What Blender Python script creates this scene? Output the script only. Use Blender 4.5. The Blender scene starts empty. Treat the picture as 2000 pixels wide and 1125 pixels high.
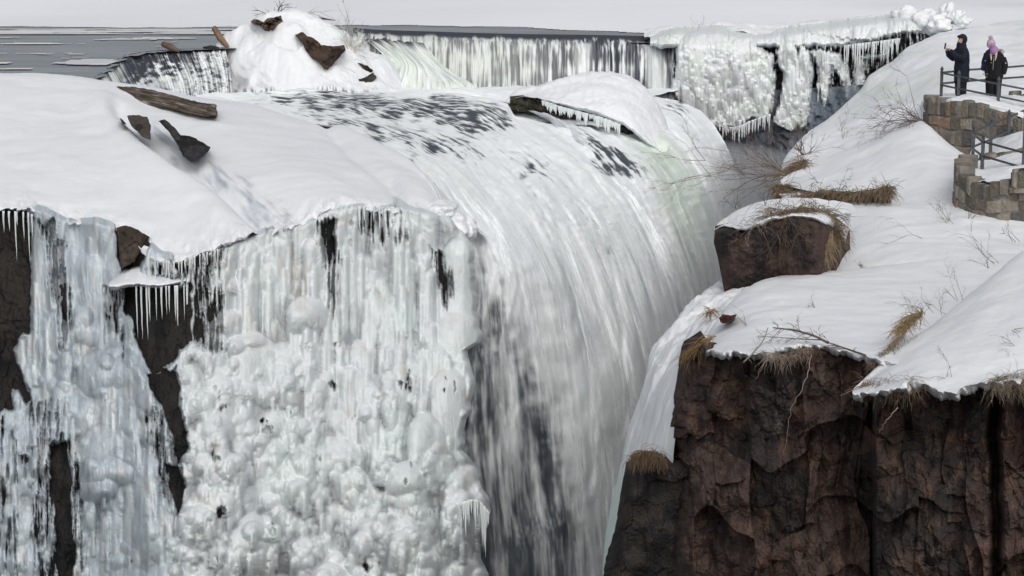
import bpy, bmesh, math, random
import numpy as np
from mathutils import Vector, Matrix
random.seed(7); rng = np.random.default_rng(11)
S = bpy.context.scene; COL = S.collection
# ---------------------------------------------------------------- camera model
FP, CX, CY = 4000.0, 1000.0, 562.5
PITCH = math.atan((CY + 130) / FP); CP, SP = math.cos(PITCH), math.sin(PITCH)
CZ = 6.0                                   # camera height over the rock plateau (z about 0)
def at(x, y, Y):
    """photo direction (x, y) followed to the distance Y -> world point(s)"""
    a = (np.asarray(x, float) - CX) / FP; b = -(np.asarray(y, float) - CY) / FP
    Y = np.asarray(Y, float) + 0 * a
    t = Y / (CP + b * SP)
    return np.stack([a * t, Y + 0 * b, (-SP + b * CP) * t + CZ], -1)
def pt(x, y, Y): return Vector([float(v) for v in at(x, y, Y)])
def px(m, Y): return m * FP / Y            # metres -> photo pixels at distance Y
# ---------------------------------------------------------------- noise
_perm = np.random.default_rng(3).permutation(512).astype(np.int64)
_perm = np.concatenate([_perm, _perm, _perm])
_g = np.random.default_rng(5).normal(size=(512, 3)); _g /= np.linalg.norm(_g, axis=1)[:, None]
def _h(i, j, k): return _perm[_perm[_perm[i & 511] + (j & 511)] + (k & 511)] & 511
_a2 = np.random.default_rng(9).uniform(0, 2 * math.pi, 512); _c2, _s2 = np.cos(_a2).astype(np.float32), np.sin(_a2).astype(np.float32)
def perlin2(x, y, sd):
    x, y = np.broadcast_arrays(np.asarray(x, np.float32), np.asarray(y, np.float32))
    i, j = np.floor(x).astype(np.int32), np.floor(y).astype(np.int32)
    fx, fy = x - i, y - j; u = fx * fx * fx * (fx * (fx * 6 - 15) + 10); v = fy * fy * fy * (fy * (fy * 6 - 15) + 10)
    pa, pb = _perm[((i & 511) + sd) & 511], _perm[((i & 511) + 1 + sd) & 511]; j0, j1 = j & 511, (j + 1) & 511
    def g(p, q, dx, dy):
        h = _perm[p + q] & 511; return _c2[h] * dx + _s2[h] * dy
    a = g(pa, j0, fx, fy); b = g(pb, j0, fx - 1, fy); c = g(pa, j1, fx, fy - 1); d = g(pb, j1, fx - 1, fy - 1)
    a = a + u * (b - a); c = c + u * (d - c); return 1.45 * (a + v * (c - a))
def perlin(x, y, z=0.0):
    if np.ndim(z) == 0: return perlin2(x, y, int(z * 37 + 1000) & 511)
    x, y, z = np.broadcast_arrays(np.asarray(x, float), np.asarray(y, float), np.asarray(z, float))
    i, j, k = np.floor(x).astype(np.int64), np.floor(y).astype(np.int64), np.floor(z).astype(np.int64)
    fx, fy, fz = x - i, y - j, z - k
    u, v, w = [f * f * f * (f * (f * 6 - 15) + 10) for f in (fx, fy, fz)]
    r = 0
    for a in (0, 1):
        for b in (0, 1):
            for c in (0, 1):
                g = _g[_h(i + a, j + b, k + c)]
                d = g[..., 0] * (fx - a) + g[..., 1] * (fy - b) + g[..., 2] * (fz - c)
                r = r + d * (u if a else 1 - u) * (v if b else 1 - v) * (w if c else 1 - w)
    return r * 1.6
def fbm(x, y, z=0.0, o=4, g=.5, l=2.03):
    r, a = 0, 1.0
    for q in range(o):
        r = r + a * perlin(x, y, z + 7.3 * q); a *= g; x = x * l; y = y * l; z = z * l
    return r
def cells(x, y, seed=0):
    """2-D Worley: returns F1, F2, cell hash a, b, c and offset to the centre"""
    i, j = np.floor(x).astype(np.int64), np.floor(y).astype(np.int64)
    f1 = np.full(x.shape, 9.); f2 = f1.copy(); ida = np.zeros(x.shape, np.int64); ox = np.zeros(x.shape); oy = ox.copy()
    for a in (-1, 0, 1):
        for b in (-1, 0, 1):
            h = _h(i + a, j + b, np.full(x.shape, seed, np.int64))
            px_, py_ = i + a + .5 + .42 * _g[h, 0], j + b + .5 + .42 * _g[h, 1]
            d = np.hypot(x - px_, y - py_); n = d < f1
            f2 = np.where(n, f1, np.minimum(f2, d)); ida = np.where(n, h, ida)
            ox = np.where(n, x - px_, ox); oy = np.where(n, y - py_, oy); f1 = np.where(n, d, f1)
    return f1, f2, _g[ida, 0], _g[ida, 1], _g[ida, 2], ox, oy
def ss(a, b, x):
    t = np.clip((x - a) / (b - a), 0, 1); return t * t * (3 - 2 * t)
def sdpoly(x, y, pts):
    """signed distance, > 0 inside"""
    p = np.array(pts, float); d = np.full(x.shape, 1e9); ins = np.zeros(x.shape, bool)
    for k in range(len(p)):
        ax, ay = p[k]; bx, by = p[(k + 1) % len(p)]
        ex, ey = bx - ax, by - ay; t = np.clip(((x - ax) * ex + (y - ay) * ey) / (ex * ex + ey * ey + 1e-9), 0, 1)
        d = np.minimum(d, np.hypot(x - ax - t * ex, y - ay - t * ey))
        c = (ay > y) != (by > y)
        with np.errstate(divide='ignore', invalid='ignore'):
            c &= x < (bx - ax) * (y - ay) / (by - ay + 1e-12) + ax
        ins ^= c
    return np.where(ins, d, -d)
def dline(x, y, pts):
    p = np.array(pts, float); d = np.full(x.shape, 1e9)
    for k in range(len(p) - 1):
        ax, ay = p[k]; bx, by = p[k + 1]; ex, ey = bx - ax, by - ay
        t = np.clip(((x - ax) * ex + (y - ay) * ey) / (ex * ex + ey * ey + 1e-9), 0, 1)
        d = np.minimum(d, np.hypot(x - ax - t * ex, y - ay - t * ey))
    return d
def ip(x, pts):
    p = np.array(pts, float); return np.interp(x, p[:, 0], p[:, 1])
# ---------------------------------------------------------------- splines and lofts
def cr(P, n, arc=True):
    """Catmull-Rom through P (k,d) resampled to n points"""
    P = np.array(P, float); k = len(P)
    if k == 2: return P[0] + (P[1] - P[0]) * np.linspace(0, 1, n)[:, None]
    Q = np.vstack([2 * P[0] - P[1], P, 2 * P[-1] - P[-2]])
    m = max(n * 3, 60) if arc else n
    t = np.linspace(0, k - 1 - 1e-9, m); i = t.astype(int); f = (t - i)[:, None]
    a, b, c, d = Q[i], Q[i + 1], Q[i + 2], Q[i + 3]
    R = .5 * (2 * b + (c - a) * f + (2 * a - 5 * b + 4 * c - d) * f ** 2 + (3 * b - a - 3 * c + d) * f ** 3)
    if not arc: return R
    L = np.concatenate([[0], np.cumsum(np.linalg.norm(np.diff(R[:, :2], axis=0), axis=1) + 1e-6)])
    s = np.linspace(0, L[-1], n)
    return np.stack([np.interp(s, L, R[:, q]) for q in range(R.shape[1])], 1)
def loft(rows, nu, nv):
    R = np.stack([cr(r, nu) for r in rows])                    # rows, nu, 3
    k = len(rows)
    if k == 2:
        t = np.linspace(0, 1, nv)[:, None, None]; return R[0] * (1 - t) + R[1] * t
    Q = np.concatenate([[2 * R[0] - R[1]], R, [2 * R[-1] - R[-2]]])
    t = np.linspace(0, k - 1 - 1e-9, nv); i = t.astype(int); f = (t - i)[:, None, None]
    a, b, c, d = Q[i], Q[i + 1], Q[i + 2], Q[i + 3]
    return .5 * (2 * b + (c - a) * f + (2 * a - 5 * b + 4 * c - d) * f ** 2 + (3 * b - a - 3 * c + d) * f ** 3)
# ---------------------------------------------------------------- objects
def tag(o, label=None, cat=None, group=None, kind=None):
    if label: o['label'] = label
    if cat: o['category'] = cat
    if group: o['group'] = group
    if kind: o['kind'] = kind
    return o
LOCAL = set()      # things whose parts are modelled in the thing's own coordinates
def thing(name, label, cat, loc, group=None, rz=0):
    o = bpy.data.objects.new(name, None); COL.objects.link(o); o.location = loc; o.rotation_euler = (0, 0, rz)
    return tag(o, label, cat, group)
def link(name, me, mat=None, parent=None, smooth=True):
    o = bpy.data.objects.new(name, me); COL.objects.link(o)
    if mat: me.materials.append(mat)
    if parent:
        o.parent = parent
        if parent.name not in LOCAL: o.matrix_parent_inverse = pinv(parent)
    return o
def pinv(p):
    m = Matrix.Identity(4)
    while p is not None:
        m = (Matrix.LocRotScale(p.location, p.rotation_euler, p.scale)) if p.parent is None else m
        if p.parent is None: break
        p = p.parent
    return m.inverted()
def raw(name, V, F, mat=None, parent=None, col=None, smooth=True, attrs=None):
    """mesh from vertex array V and faces (array of quads, or list)"""
    me = bpy.data.meshes.new(name); V = np.asarray(V, np.float32).reshape(-1, 3)
    if isinstance(F, np.ndarray):
        n, k = F.shape
        me.vertices.add(len(V)); me.vertices.foreach_set('co', V.ravel())
        me.loops.add(n * k); me.loops.foreach_set('vertex_index', F.astype(np.int32).ravel())
        me.polygons.add(n); me.polygons.foreach_set('loop_start', np.arange(0, n * k, k, dtype=np.int32))
        me.update(calc_edges=True)
    else:
        me.from_pydata([tuple(map(float, v)) for v in V], [], F); me.update()
    me.polygons.foreach_set('use_smooth', [smooth] * len(me.polygons))
    if col is not None:
        c = np.ones((len(V), 4), np.float32); c[:, :3] = np.asarray(col).reshape(-1, 3)
        at_ = me.attributes.new('Col', 'FLOAT_COLOR', 'POINT'); at_.data.foreach_set('color', c.ravel())
    for k_, v in (attrs or {}).items():
        at_ = me.attributes.new(k_, 'FLOAT', 'POINT'); at_.data.foreach_set('value', np.asarray(v, np.float32).ravel())
    return link(name, me, mat, parent)
def gridfaces(h, w, keep=None, wrap=False):
    idx = np.arange(h * w).reshape(h, w)
    if wrap: idx = np.concatenate([idx, idx[:, :1]], 1)
    q = np.stack([idx[:-1, :-1], idx[:-1, 1:], idx[1:, 1:], idx[1:, :-1]], -1)
    return q.reshape(-1, 4) if keep is None else q[keep[:-1, :-1] if keep.shape == (h, w) else keep]
def grid(name, P, mat=None, parent=None, col=None, keep=None, attrs=None, flip=False):
    h, w = P.shape[:2]; F = gridfaces(h, w, keep)
    if flip: F = F[:, ::-1]
    V = P.reshape(-1, 3)
    if keep is not None:
        used = np.unique(F); re = np.full(len(V), -1); re[used] = np.arange(len(used)); F = re[F]; V = V[used]
        if col is not None: col = np.broadcast_to(col, P.shape).reshape(-1, 3)[used]
        if attrs: attrs = {k: np.asarray(v).ravel()[used] for k, v in attrs.items()}
    elif col is not None: col = np.broadcast_to(col, P.shape)
    return raw(name, V, F, mat, parent, col, True, attrs)
def normals(P):
    du = np.gradient(P, axis=1); dv = np.gradient(P, axis=0); n = np.cross(du, dv)
    return n / (np.linalg.norm(n, axis=-1, keepdims=True) + 1e-9)
class MB:
    def __init__(s): s.V = []; s.F = []; s.n = 0; s.C = []
    def add(s, V, F, c=None):
        V = [tuple(v) for v in V]; s.V += V; s.F += [tuple(i + s.n for i in f) for f in F]; s.n += len(V)
        if c is not None: s.C += [tuple(c)] * len(V)
    def tube(s, P, R, n=6, c=None, cap=True, sq=None):
        P = [Vector(p) for p in P]; k = len(P)
        if not hasattr(R, '__len__'): R = [R] * k
        T = (P[1] - P[0]).normalized(); U = T.orthogonal().normalized(); V = []; 
        for i in range(k):
            t = ((P[min(i + 1, k - 1)] - P[max(i - 1, 0)])).normalized()
            U = (U - t * U.dot(t)).normalized(); W = t.cross(U)
            for q in range(n):
                a = 2 * math.pi * q / n
                r = R[i] if not hasattr(R[i], '__len__') else 1
                ru, rw = (r, r) if not hasattr(R[i], '__len__') else R[i]
                V.append(P[i] + U * math.cos(a) * ru + W * math.sin(a) * rw)
        F = [(i * n + q, i * n + (q + 1) % n, (i + 1) * n + (q + 1) % n, (i + 1) * n + q) for i in range(k - 1) for q in range(n)]
        if cap and n > 2: F += [tuple(range(n))[::-1], tuple((k - 1) * n + q for q in range(n))]
        s.add(V, F, c)
    def box(s, a, b, M=None, c=None):
        V = [Vector((x, y, z)) for x in (a[0], b[0]) for y in (a[1], b[1]) for z in (a[2], b[2])]
        if M is not None: V = [M @ v for v in V]
        s.add(V, [(0, 1, 3, 2), (4, 6, 7, 5), (0, 4, 5, 1), (2, 3, 7, 6), (0, 2, 6, 4), (1, 5, 7, 3)], c)
    def build(s, name, mat=None, parent=None, smooth=True):
        return raw(name, s.V, s.F, mat, parent, s.C if s.C else None, smooth)
# ---------------------------------------------------------------- materials
def mat(name, base=(.8, .8, .8), rough=.6, spec=.4, attr=True, var=0.0, vscale=3.0, bumps=(), metal=0, coat=0, sss=0, stretch=(1, 1, 1), alpha=None, tint=None, trans=0):
    m = bpy.data.materials.new(name); m.use_nodes = True; N = m.node_tree.nodes; L = m.node_tree.links
    b = N['Principled BSDF']; b.inputs['Roughness'].default_value = rough; b.inputs['Specular IOR Level'].default_value = spec
    b.inputs['Metallic'].default_value = metal; b.inputs['Coat Weight'].default_value = coat; b.inputs['Coat Roughness'].default_value = .15
    tc = N.new('ShaderNodeTexCoord'); mp = N.new('ShaderNodeMapping'); mp.inputs['Scale'].default_value = stretch
    L.new(tc.outputs['Object'], mp.inputs['Vector'])
    if attr:
        a = N.new('ShaderNodeAttribute'); a.attribute_name = 'Col'; c = a.outputs['Color']
    else:
        r = N.new('ShaderNodeRGB'); r.outputs[0].default_value = (*base, 1); c = r.outputs[0]
    if var:
        n = N.new('ShaderNodeTexNoise'); n.inputs['Scale'].default_value = vscale; n.inputs['Detail'].default_value = 6; n.inputs['Roughness'].default_value = .6
        L.new(mp.outputs[0], n.inputs['Vector'])
        r = N.new('ShaderNodeMapRange'); r.inputs['From Min'].default_value = .3; r.inputs['From Max'].default_value = .7
        r.inputs['To Min'].default_value = 1 - var; r.inputs['To Max'].default_value = 1 + var; L.new(n.outputs['Fac'], r.inputs['Value'])
        v = N.new('ShaderNodeVectorMath'); v.operation = 'SCALE'; L.new(c, v.inputs[0]); L.new(r.outputs[0], v.inputs['Scale']); c = v.outputs[0]
    L.new(c, b.inputs['Base Color'])
    prev = None
    for (sc, st, dist) in bumps:
        n = N.new('ShaderNodeTexNoise'); n.inputs['Scale'].default_value = sc; n.inputs['Detail'].default_value = 5; n.inputs['Roughness'].default_value = .6
        L.new(mp.outputs[0], n.inputs['Vector'])
        bp = N.new('ShaderNodeBump'); bp.inputs['Strength'].default_value = st; bp.inputs['Distance'].default_value = dist
        L.new(n.outputs['Fac'], bp.inputs['Height'])
        if prev: L.new(prev, bp.inputs['Normal'])
        prev = bp.outputs[0]
    if prev: L.new(prev, b.inputs['Normal'])
    if sss:
        b.inputs['Subsurface Weight'].default_value = sss; b.inputs['Subsurface Radius'].default_value = (.08, .1, .11); b.inputs['Subsurface Scale'].default_value = 1
    if alpha:
        a = N.new('ShaderNodeAttribute'); a.attribute_name = alpha; L.new(a.outputs['Fac'], b.inputs['Alpha'])
    return m
M = {}
M['snow'] = mat('snow', rough=.75, spec=.2, var=.03, vscale=1.2, bumps=((1.6, .4, .07), (7, .3, .02), (30, .3, .01)))
M['far_snow'] = mat('far_snow', rough=.9, spec=.1, var=.03, vscale=.05)
M['ice'] = mat('ice', rough=.38, spec=.5, var=.07, vscale=6, bumps=((9, .5, .04), (34, .5, .015)), stretch=(1, 1, .45))
M['streak_ice'] = mat('streak_ice', rough=.35, spec=.5, var=.10, vscale=9, bumps=((12, .6, .04), (45, .5, .012)), stretch=(1, 1, .12))
M['rock'] = mat('rock', rough=.95, spec=.12, var=.28, vscale=3.5, bumps=((4, .5, .06), (24, .6, .015)), stretch=(1, 1, .7))
M['wet_rock'] = mat('wet_rock', rough=.7, spec=.18, var=.25, vscale=4, bumps=((8, .7, .05), (35, .5, .012)), stretch=(1, 1, .5))
M['water'] = mat('water', rough=.25, spec=.35, var=.05, vscale=3, bumps=((1.2, .35, .05), (5, .4, .02)), stretch=(.5, 1, 1))
M['foam'] = mat('foam', rough=.8, spec=.15, var=.02, vscale=4)
M['fall'] = mat('fall', rough=.85, spec=.12, var=.02, vscale=4, alpha='dens')
M['spray'] = mat('spray', rough=.8, spec=.1, alpha='dens')
M['wood'] = mat('wood', rough=.8, spec=.2, var=.3, vscale=5, bumps=((14, .8, .02),))
M['plant'] = mat('plant', rough=.8, spec=.15, var=.2, vscale=8)
M['stone'] = mat('stone', rough=.85, spec=.2, var=.22, vscale=7, bumps=((18, .7, .02), (60, .4, .006)))
M['metal'] = mat('painted_metal', base=(.055, .06, .07), attr=False, rough=.5, spec=.5, var=.35, vscale=12, bumps=((40, .2, .003),))
# ---------------------------------------------------------------- world, light, camera
W = bpy.data.worlds.new('World'); S.world = W; W.use_nodes = True
nt = W.node_tree; bg = nt.nodes['Background']; sky = nt.nodes.new('ShaderNodeTexSky'); sky.sky_type = 'NISHITA'; sky.sun_disc = False
SUN_EL, SUN_AZ = 40, 172
sky.sun_elevation = math.radians(SUN_EL); sky.sun_rotation = math.radians(SUN_AZ); sky.dust_density = 4; sky.air_density = 1.0
hs = nt.nodes.new('ShaderNodeHueSaturation'); hs.inputs['Saturation'].default_value = .32
nt.links.new(sky.outputs[0], hs.inputs['Color']); nt.links.new(hs.outputs[0], bg.inputs['Color']); bg.inputs['Strength'].default_value = .15
sl = bpy.data.lights.new('sun', 'SUN'); sl.energy = .9; sl.angle = math.radians(60); sl.color = (1, .975, .94)
so = bpy.data.objects.new('sun', sl); COL.objects.link(so)
az, el = math.radians(SUN_AZ), math.radians(SUN_EL)
sd = Vector((math.sin(az) * math.cos(el), math.cos(az) * math.cos(el), math.sin(el))); so.rotation_euler = sd.to_track_quat('Z', 'Y').to_euler()
cd = bpy.data.cameras.new('camera'); co = bpy.data.objects.new('camera', cd); COL.objects.link(co); S.camera = co
co.location = (0, 0, CZ); co.rotation_euler = (math.pi / 2 - PITCH, 0, 0); cd.lens = 72; cd.sensor_width = 36; cd.clip_end = 3000; cd.clip_start = .5
S.render.resolution_x, S.render.resolution_y = 1024, 576
S.view_settings.view_transform = 'Standard'; S.view_settings.look = 'None'; S.view_settings.gamma = 1; S.view_settings.exposure = -.33
SN = np.array([.80, .82, .845]); ICE = np.array([.765, .795, .81]); BLUE = np.array([.46, .52, .565]); DARK = np.array([.025, .024, .025])
def mix(a, b, t):
    t = np.asarray(t)[..., None]; return np.asarray(a) * (1 - t) + np.asarray(b) * t
def snow_bumps(P, amp=.04, sc=.6):
    P = P.copy(); P[..., 2] += amp * fbm(P[..., 0] * sc, P[..., 1] * sc, P[..., 2] * sc * .3, 4); return P
def struct(o): o['kind'] = 'structure'; return o
def blur(a, ry, rx):
    for ax, r in ((0, ry), (1, rx)):
        for _ in range(2):
            c = np.cumsum(np.concatenate([np.repeat(np.take(a, [0], ax), r + 1, ax), a, np.repeat(np.take(a, [-1], ax), r, ax)], ax), ax)
            n_ = a.shape[ax]; a = (np.take(c, range(2 * r + 1, 2 * r + 1 + n_), ax) - np.take(c, range(0, n_), ax)) / (2 * r + 1)
    return a
def lumps(h, x, y, specs, pxm, region, seed):
    """pile rounded ice lumps with dripping curtains below on the height field h (metres)"""
    r_ = np.random.default_rng(seed); H, Wd = x.shape
    for (n, r0, r1, L0, L1, k) in specs:
        for _ in range(n):
            i, j = r_.integers(0, H), r_.integers(0, Wd)
            if region is not None and r_.random() > region[i, j]: continue
            r = r_.uniform(r0, r1); L = r_.uniform(L0, L1); cx, cy = x[i, j], y[i, j]
            dxg = max(abs(x[i, min(j + 1, Wd - 1)] - x[i, max(j - 1, 0)]) / 2, .3); dyg = max(abs(y[min(i + 1, H - 1), j] - y[max(i - 1, 0), j]) / 2, .3)
            a0, a1 = max(0, int(i - r / dyg - 1)), min(H, int(i + r * L / dyg + 2)); b0, b1 = max(0, int(j - (1.2 * r + 26 * j / Wd) / dxg - 1)), min(Wd, int(j + (1.2 * r + 26 * j / Wd) / dxg + 2))
            xx, yy = x[a0:a1, b0:b1], y[a0:a1, b0:b1]
            sx = r_.uniform(.8, 1.15); dx = (xx - cx) / (r * sx); dy = (yy - cy) / r
            up = 1 - dx * dx - np.minimum(dy, 0) ** 2
            dn = np.clip(1 - (np.maximum(dy, 0) / L) ** 1.4, 0, 1)
            rib = .12 * np.clip(dy, 0, 1) * perlin(xx * 3.2 / r ** .5, yy * .02 + seed, cx)
            p = np.clip(up, 0, 1) ** .72 * dn + np.where(up > 0, rib, 0)
            hh = h[i, j] - k * r * pxm * .35 + k * r * pxm * p - 2.6 * r * pxm * (1 - dn) ** 1.5
            h[a0:a1, b0:b1] = np.where(up > 0, np.maximum(h[a0:a1, b0:b1], hh), h[a0:a1, b0:b1])
    return h
def rockfield(x, y, sc, seed, amp, sy=1.6, ter=1.0):
    """broken rock: the upper envelope of tilted facets plus flat steps"""
    wx = (x + sc * .16 * fbm(x / sc * .8, y / sc * .8, seed + .5, 3)) / sc; wy = (y + sc * .16 * fbm(x / sc * .8, y / sc * .8, seed + 9.5, 3)) / (sc * sy)
    i, j = np.floor(wx).astype(np.int64), np.floor(wy).astype(np.int64); best = np.full(x.shape, -9.); cc = np.zeros(x.shape)
    for a in (-1, 0, 1):
        for b in (-1, 0, 1):
            h = _h(i + a, j + b, np.full(x.shape, seed, np.int64)); g0, g1, g2 = _g[h, 0], _g[h, 1], _g[h, 2]
            dx, dy = wx - (i + a + .5 + .4 * g1), wy - (j + b + .5 + .4 * g2)
            f = .55 * g0 + 1.1 * g1 * dx + .9 * g2 * dy - .9 * np.maximum(np.abs(dx), np.abs(dy)) ** 2
            n = f > best; best = np.where(n, f, best); cc = np.where(n, g0, cc)
    t = fbm(x / sc * .7, y / sc / sy * .7, seed + 4, 3) * 2.2; fl = np.floor(t); t = (fl + ss(.86, 1, t - fl)) / 2.2
    return amp * (best - .3 + .8 * ter * t), cc
# ================================================================= river and upstream ice
ZR = CZ - 4.2
def yplane(y, z): # distance at which plane z appears at photo row y
    return float(-(CZ - z) / ((-SP + (-(y - CY) / FP) * CP) / (CP + (-(y - CY) / FP) * SP)))
n = 500
xs = np.linspace(-70, 70, n); 
Yv = np.concatenate([np.linspace(54, 110, 330), np.geomspace(111, 900, 40)])
X, Yg = np.meshgrid(xs, Yv); Xw = X * np.maximum(1, Yg / 110)
P = np.stack([Xw, Yg, ZR + .012 * fbm(Xw * .5, Yg * 1.2, 0, 3)], -1)
sx = Xw * FP / Yg + CX; sy = CY + FP * np.tan(np.arctan((CZ - ZR) / Yg) - PITCH)
stk = fbm(Xw * .16, Yg * .9, 3, 4)
wcol = mix([.10, .115, .135], [.19, .205, .23], ss(-.4, .5, stk))
brown = ss(40, 60, Xw * 0 + sx - 760) * ss(96, 88, Yg) * ss(0, .5, fbm(Xw * .2, Yg * .8, 11, 4) + .25)
wcol = mix(wcol, [.10, .075, .055], brown * .6)
# the crest of the dam and of the left lip limit the upper river
LIPXY = [(150, 160), (178, 155), (198, 142), (220, 124), (243, 110), (285, 102), (340, 98), (400, 96), (440, 94)]
basin = [(-300, 162)] + LIPXY + [(560, 84), (690, 66), (740, 70), (860, 74), (1000, 78), (1150, 80), (1250, 82), (1345, 85), (1500, 78), (2300, 78), (2300, 1500), (-300, 1500)]
crest = [(-70, 57), (-14, 57.5), (-12.2, 60), (-12.1, 66), (-12.2, 73), (-10.5, 75), (-8, 76), (-4.6, 79.3), (-3.5, 80.8), (6, 80.8), (12, 80.2), (70, 80.2)]
keep = sdpoly(sx, sy, basin) < 1.5
struct(grid('river_water', P, M['water'], col=wcol, keep=keep))
# frozen snow-covered river: sheet 8 cm above the water, edge wavering
edge = 95.5 + 0 * Xw; edge = ip(Xw, [(-70, 94), (-23, 94), (-16, 92.5), (-10, 95), (-6, 95.5), (0, 93.5), (5, 88.5), (8.5, 85.5), (20, 82), (70, 82)]) + 1.0 * fbm(Xw * .35, Yg * .15, 2, 3)
P2 = P.copy(); P2[..., 2] = ZR + .02 + .0 * fbm(Xw * .08, Yg * .05, 5, 3)
c2 = mix(SN * 1.12, SN * 1.04, ss(-.2, .6, fbm(Xw * .03, Yg * .02, 8, 3)))
c2 = mix(c2, [.42, .43, .46], ss(110, 150, Yg) * ss(4, 20, Xw - 3 + .03 * Yg) * ss(-.25, .25, fbm(Xw * .05, Yg * .06, 18, 3)) * .8)
struct(grid('river_ice', P2, M['far_snow'], col=c2, keep=Yg > edge))
# thin floating ice on the open water at the left
P3 = P.copy(); P3[..., 2] = ZR + .035
fl = fbm(Xw * .22, Yg * .50, 21, 5, .6)
k3 = ((fl > -.35) & (Yg > 86.5) & (Yg < 91.5) & (Xw < -9)) | ((fl > .48) & (Yg > 64) & (Yg < 84) & (Xw < -13)) | (np.hypot((Xw + 13.9) / 1.2, (Yg - 67.6) / 1.6) < 1 + .3 * fl)
struct(grid('floating_ice', P3, M['far_snow'], col=mix([.60, .62, .65], [.76, .75, .73], ss(0, .5, fl)), keep=k3 & (sdpoly(sx, sy, basin) < -3)))
struct(raw('chasm_water', [(-60, 20, -17), (60, 20, -17), (60, 140, -17), (-60, 140, -17)], np.array([[0, 1, 2, 3]]), M['water'], col=[[.08, .09, .1]] * 4))
# ================================================================= left snow mound
rows = [
 [(-160, 190, 64), (0, 190, 64), (200, 200, 64), (420, 245, 63), (620, 285, 62), (760, 330, 57), (900, 420, 50), (960, 470, 49)],
 [(-160, 138, 58), (0, 142, 58), (100, 145, 58), (200, 157, 58), (300, 172, 58), (420, 197, 58), (480, 203, 58), (560, 227, 57), (620, 244, 56.5), (662, 243, 56), (720, 268, 54), (790, 305, 51.5), (835, 345, 49), (862, 378, 47.4), (874, 412, 46.6)],
 [(-160, 165, 55), (0, 168, 55), (200, 190, 55), (420, 232, 54), (620, 265, 53.5), (720, 295, 51.5), (830, 352, 48.3), (868, 410, 46.3)],
 [(-160, 230, 51.5), (0, 235, 51.5), (200, 250, 51.5), (420, 285, 51), (600, 300, 50.5), (730, 325, 49), (820, 362, 47.2), (864, 412, 46.1)],
 [(-160, 300, 48), (0, 305, 48), (200, 322, 47.5), (420, 355, 46.8), (600, 350, 47), (720, 360, 47), (815, 378, 46.2), (858, 415, 45.9)],
 [(-160, 365, 45.2), (0, 368, 45.2), (120, 385, 45), (230, 405, 44.6), (330, 435, 43.8), (440, 418, 44.3), (540, 400, 44.8), (640, 385, 45.3), (740, 384, 45.5), (800, 388, 45.6), (852, 416, 45.7)],
 [(-160, 388, 44.2), (0, 396, 44.2), (70, 400, 44.2), (120, 422, 44), (180, 428, 43.8), (240, 444, 43.5), (290, 490, 42.4), (330, 500, 42.2), (375, 490, 42.2), (440, 466, 42.6), (510, 438, 43.4), (570, 434, 43.7), (640, 404, 44.4), (700, 396, 44.8), (780, 398, 45), (815, 408, 45.2), (848, 418, 45.5)],
 [(-160, 400, 43.9), (0, 407, 43.9), (70, 412, 43.9), (120, 436, 43.7), (180, 441, 43.5), (240, 456, 43.2), (290, 505, 42.1), (330, 515, 42), (375, 504, 42), (440, 480, 42.4), (510, 452, 43.2), (570, 448, 43.5), (640, 420, 44.2), (700, 412, 44.6), (780, 414, 44.8), (815, 424, 45.1), (846, 430, 45.4)],
 [(-160, 404, 45), (0, 411, 45), (70, 416, 45), (120, 440, 44.8), (180, 445, 44.6), (240, 460, 44.2), (290, 509, 43.2), (330, 519, 43), (375, 508, 43), (440, 484, 43.4), (510, 456, 44.2), (570, 452, 44.5), (640, 424, 45.2), (700, 416, 45.6), (780, 418, 45.8), (815, 430, 46), (846, 436, 46.2)]]
G = loft(rows, 420, 230)
x, y, Yd = G[..., 0], G[..., 1], G[..., 2]
front = ss(410, 330, np.abs(y - 0) * 0 + 0) * 0 + ss(.98, .86, np.linspace(0, 1, 230))[:, None]
y = y + 9 * fbm(x * .02, y * 0 + 1, 0, 4) * (1 - front)
P = at(x, y, Yd)
ch = [(232, 222), (300, 285), (345, 320), (420, 360), (470, 400), (520, 440)]
d = dline(x, y, ch)
P[..., 2] -= .30 * np.exp(-(d / 16) ** 2) * front
P[..., 2] += .25 * np.exp(-(dline(x, y, [(200, 215), (280, 300), (360, 360), (420, 420)]) / 38) ** 2) * front
P[..., 2] += .18 * np.exp(-(dline(x, y, [(430, 270), (560, 330), (640, 370)]) / 55) ** 2) * front
P[..., 2] -= .16 * np.exp(-(dline(x, y, [(640, 245), (690, 300), (760, 350), (790, 400)]) / 14) ** 2) * front
tt_ = np.linspace(0, 1, 230)[:, None]; P[..., 1] -= .25 * np.clip(fbm(x * .05, y * .05, 14, 3), -.2, 1) * ss(.68, .85, tt_); P[..., 2] += .06 * fbm(x * .07, y * .05, 24, 3) * ss(.6, .8, tt_)
P = snow_bumps(P, .03, .8)
icy = ss(26, 2, dline(x, y, [(428, 338), (470, 375), (510, 400), (560, 425)]) + 14 * fbm(x * .03, y * .03, 3)) + .8 * ss(14, 2, dline(x, y, [(303, 245), (318, 270), (350, 315), (400, 345)]) + 6 * fbm(x * .05, y * .05, 4))
icy = np.clip(icy * (.35 + .8 * fbm((x + y * .8) * .018, (x * .8 - y) * .09, 4, 4)), 0, 1)
c = mix(SN, [.36, .41, .46], icy); c = mix(c, ICE, ss(640, 800, x) * ss(360, 410, y) * .8)
struct(grid('snow_bank', P, M['snow'], col=c))
SNOWLIP = rows[6]
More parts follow.
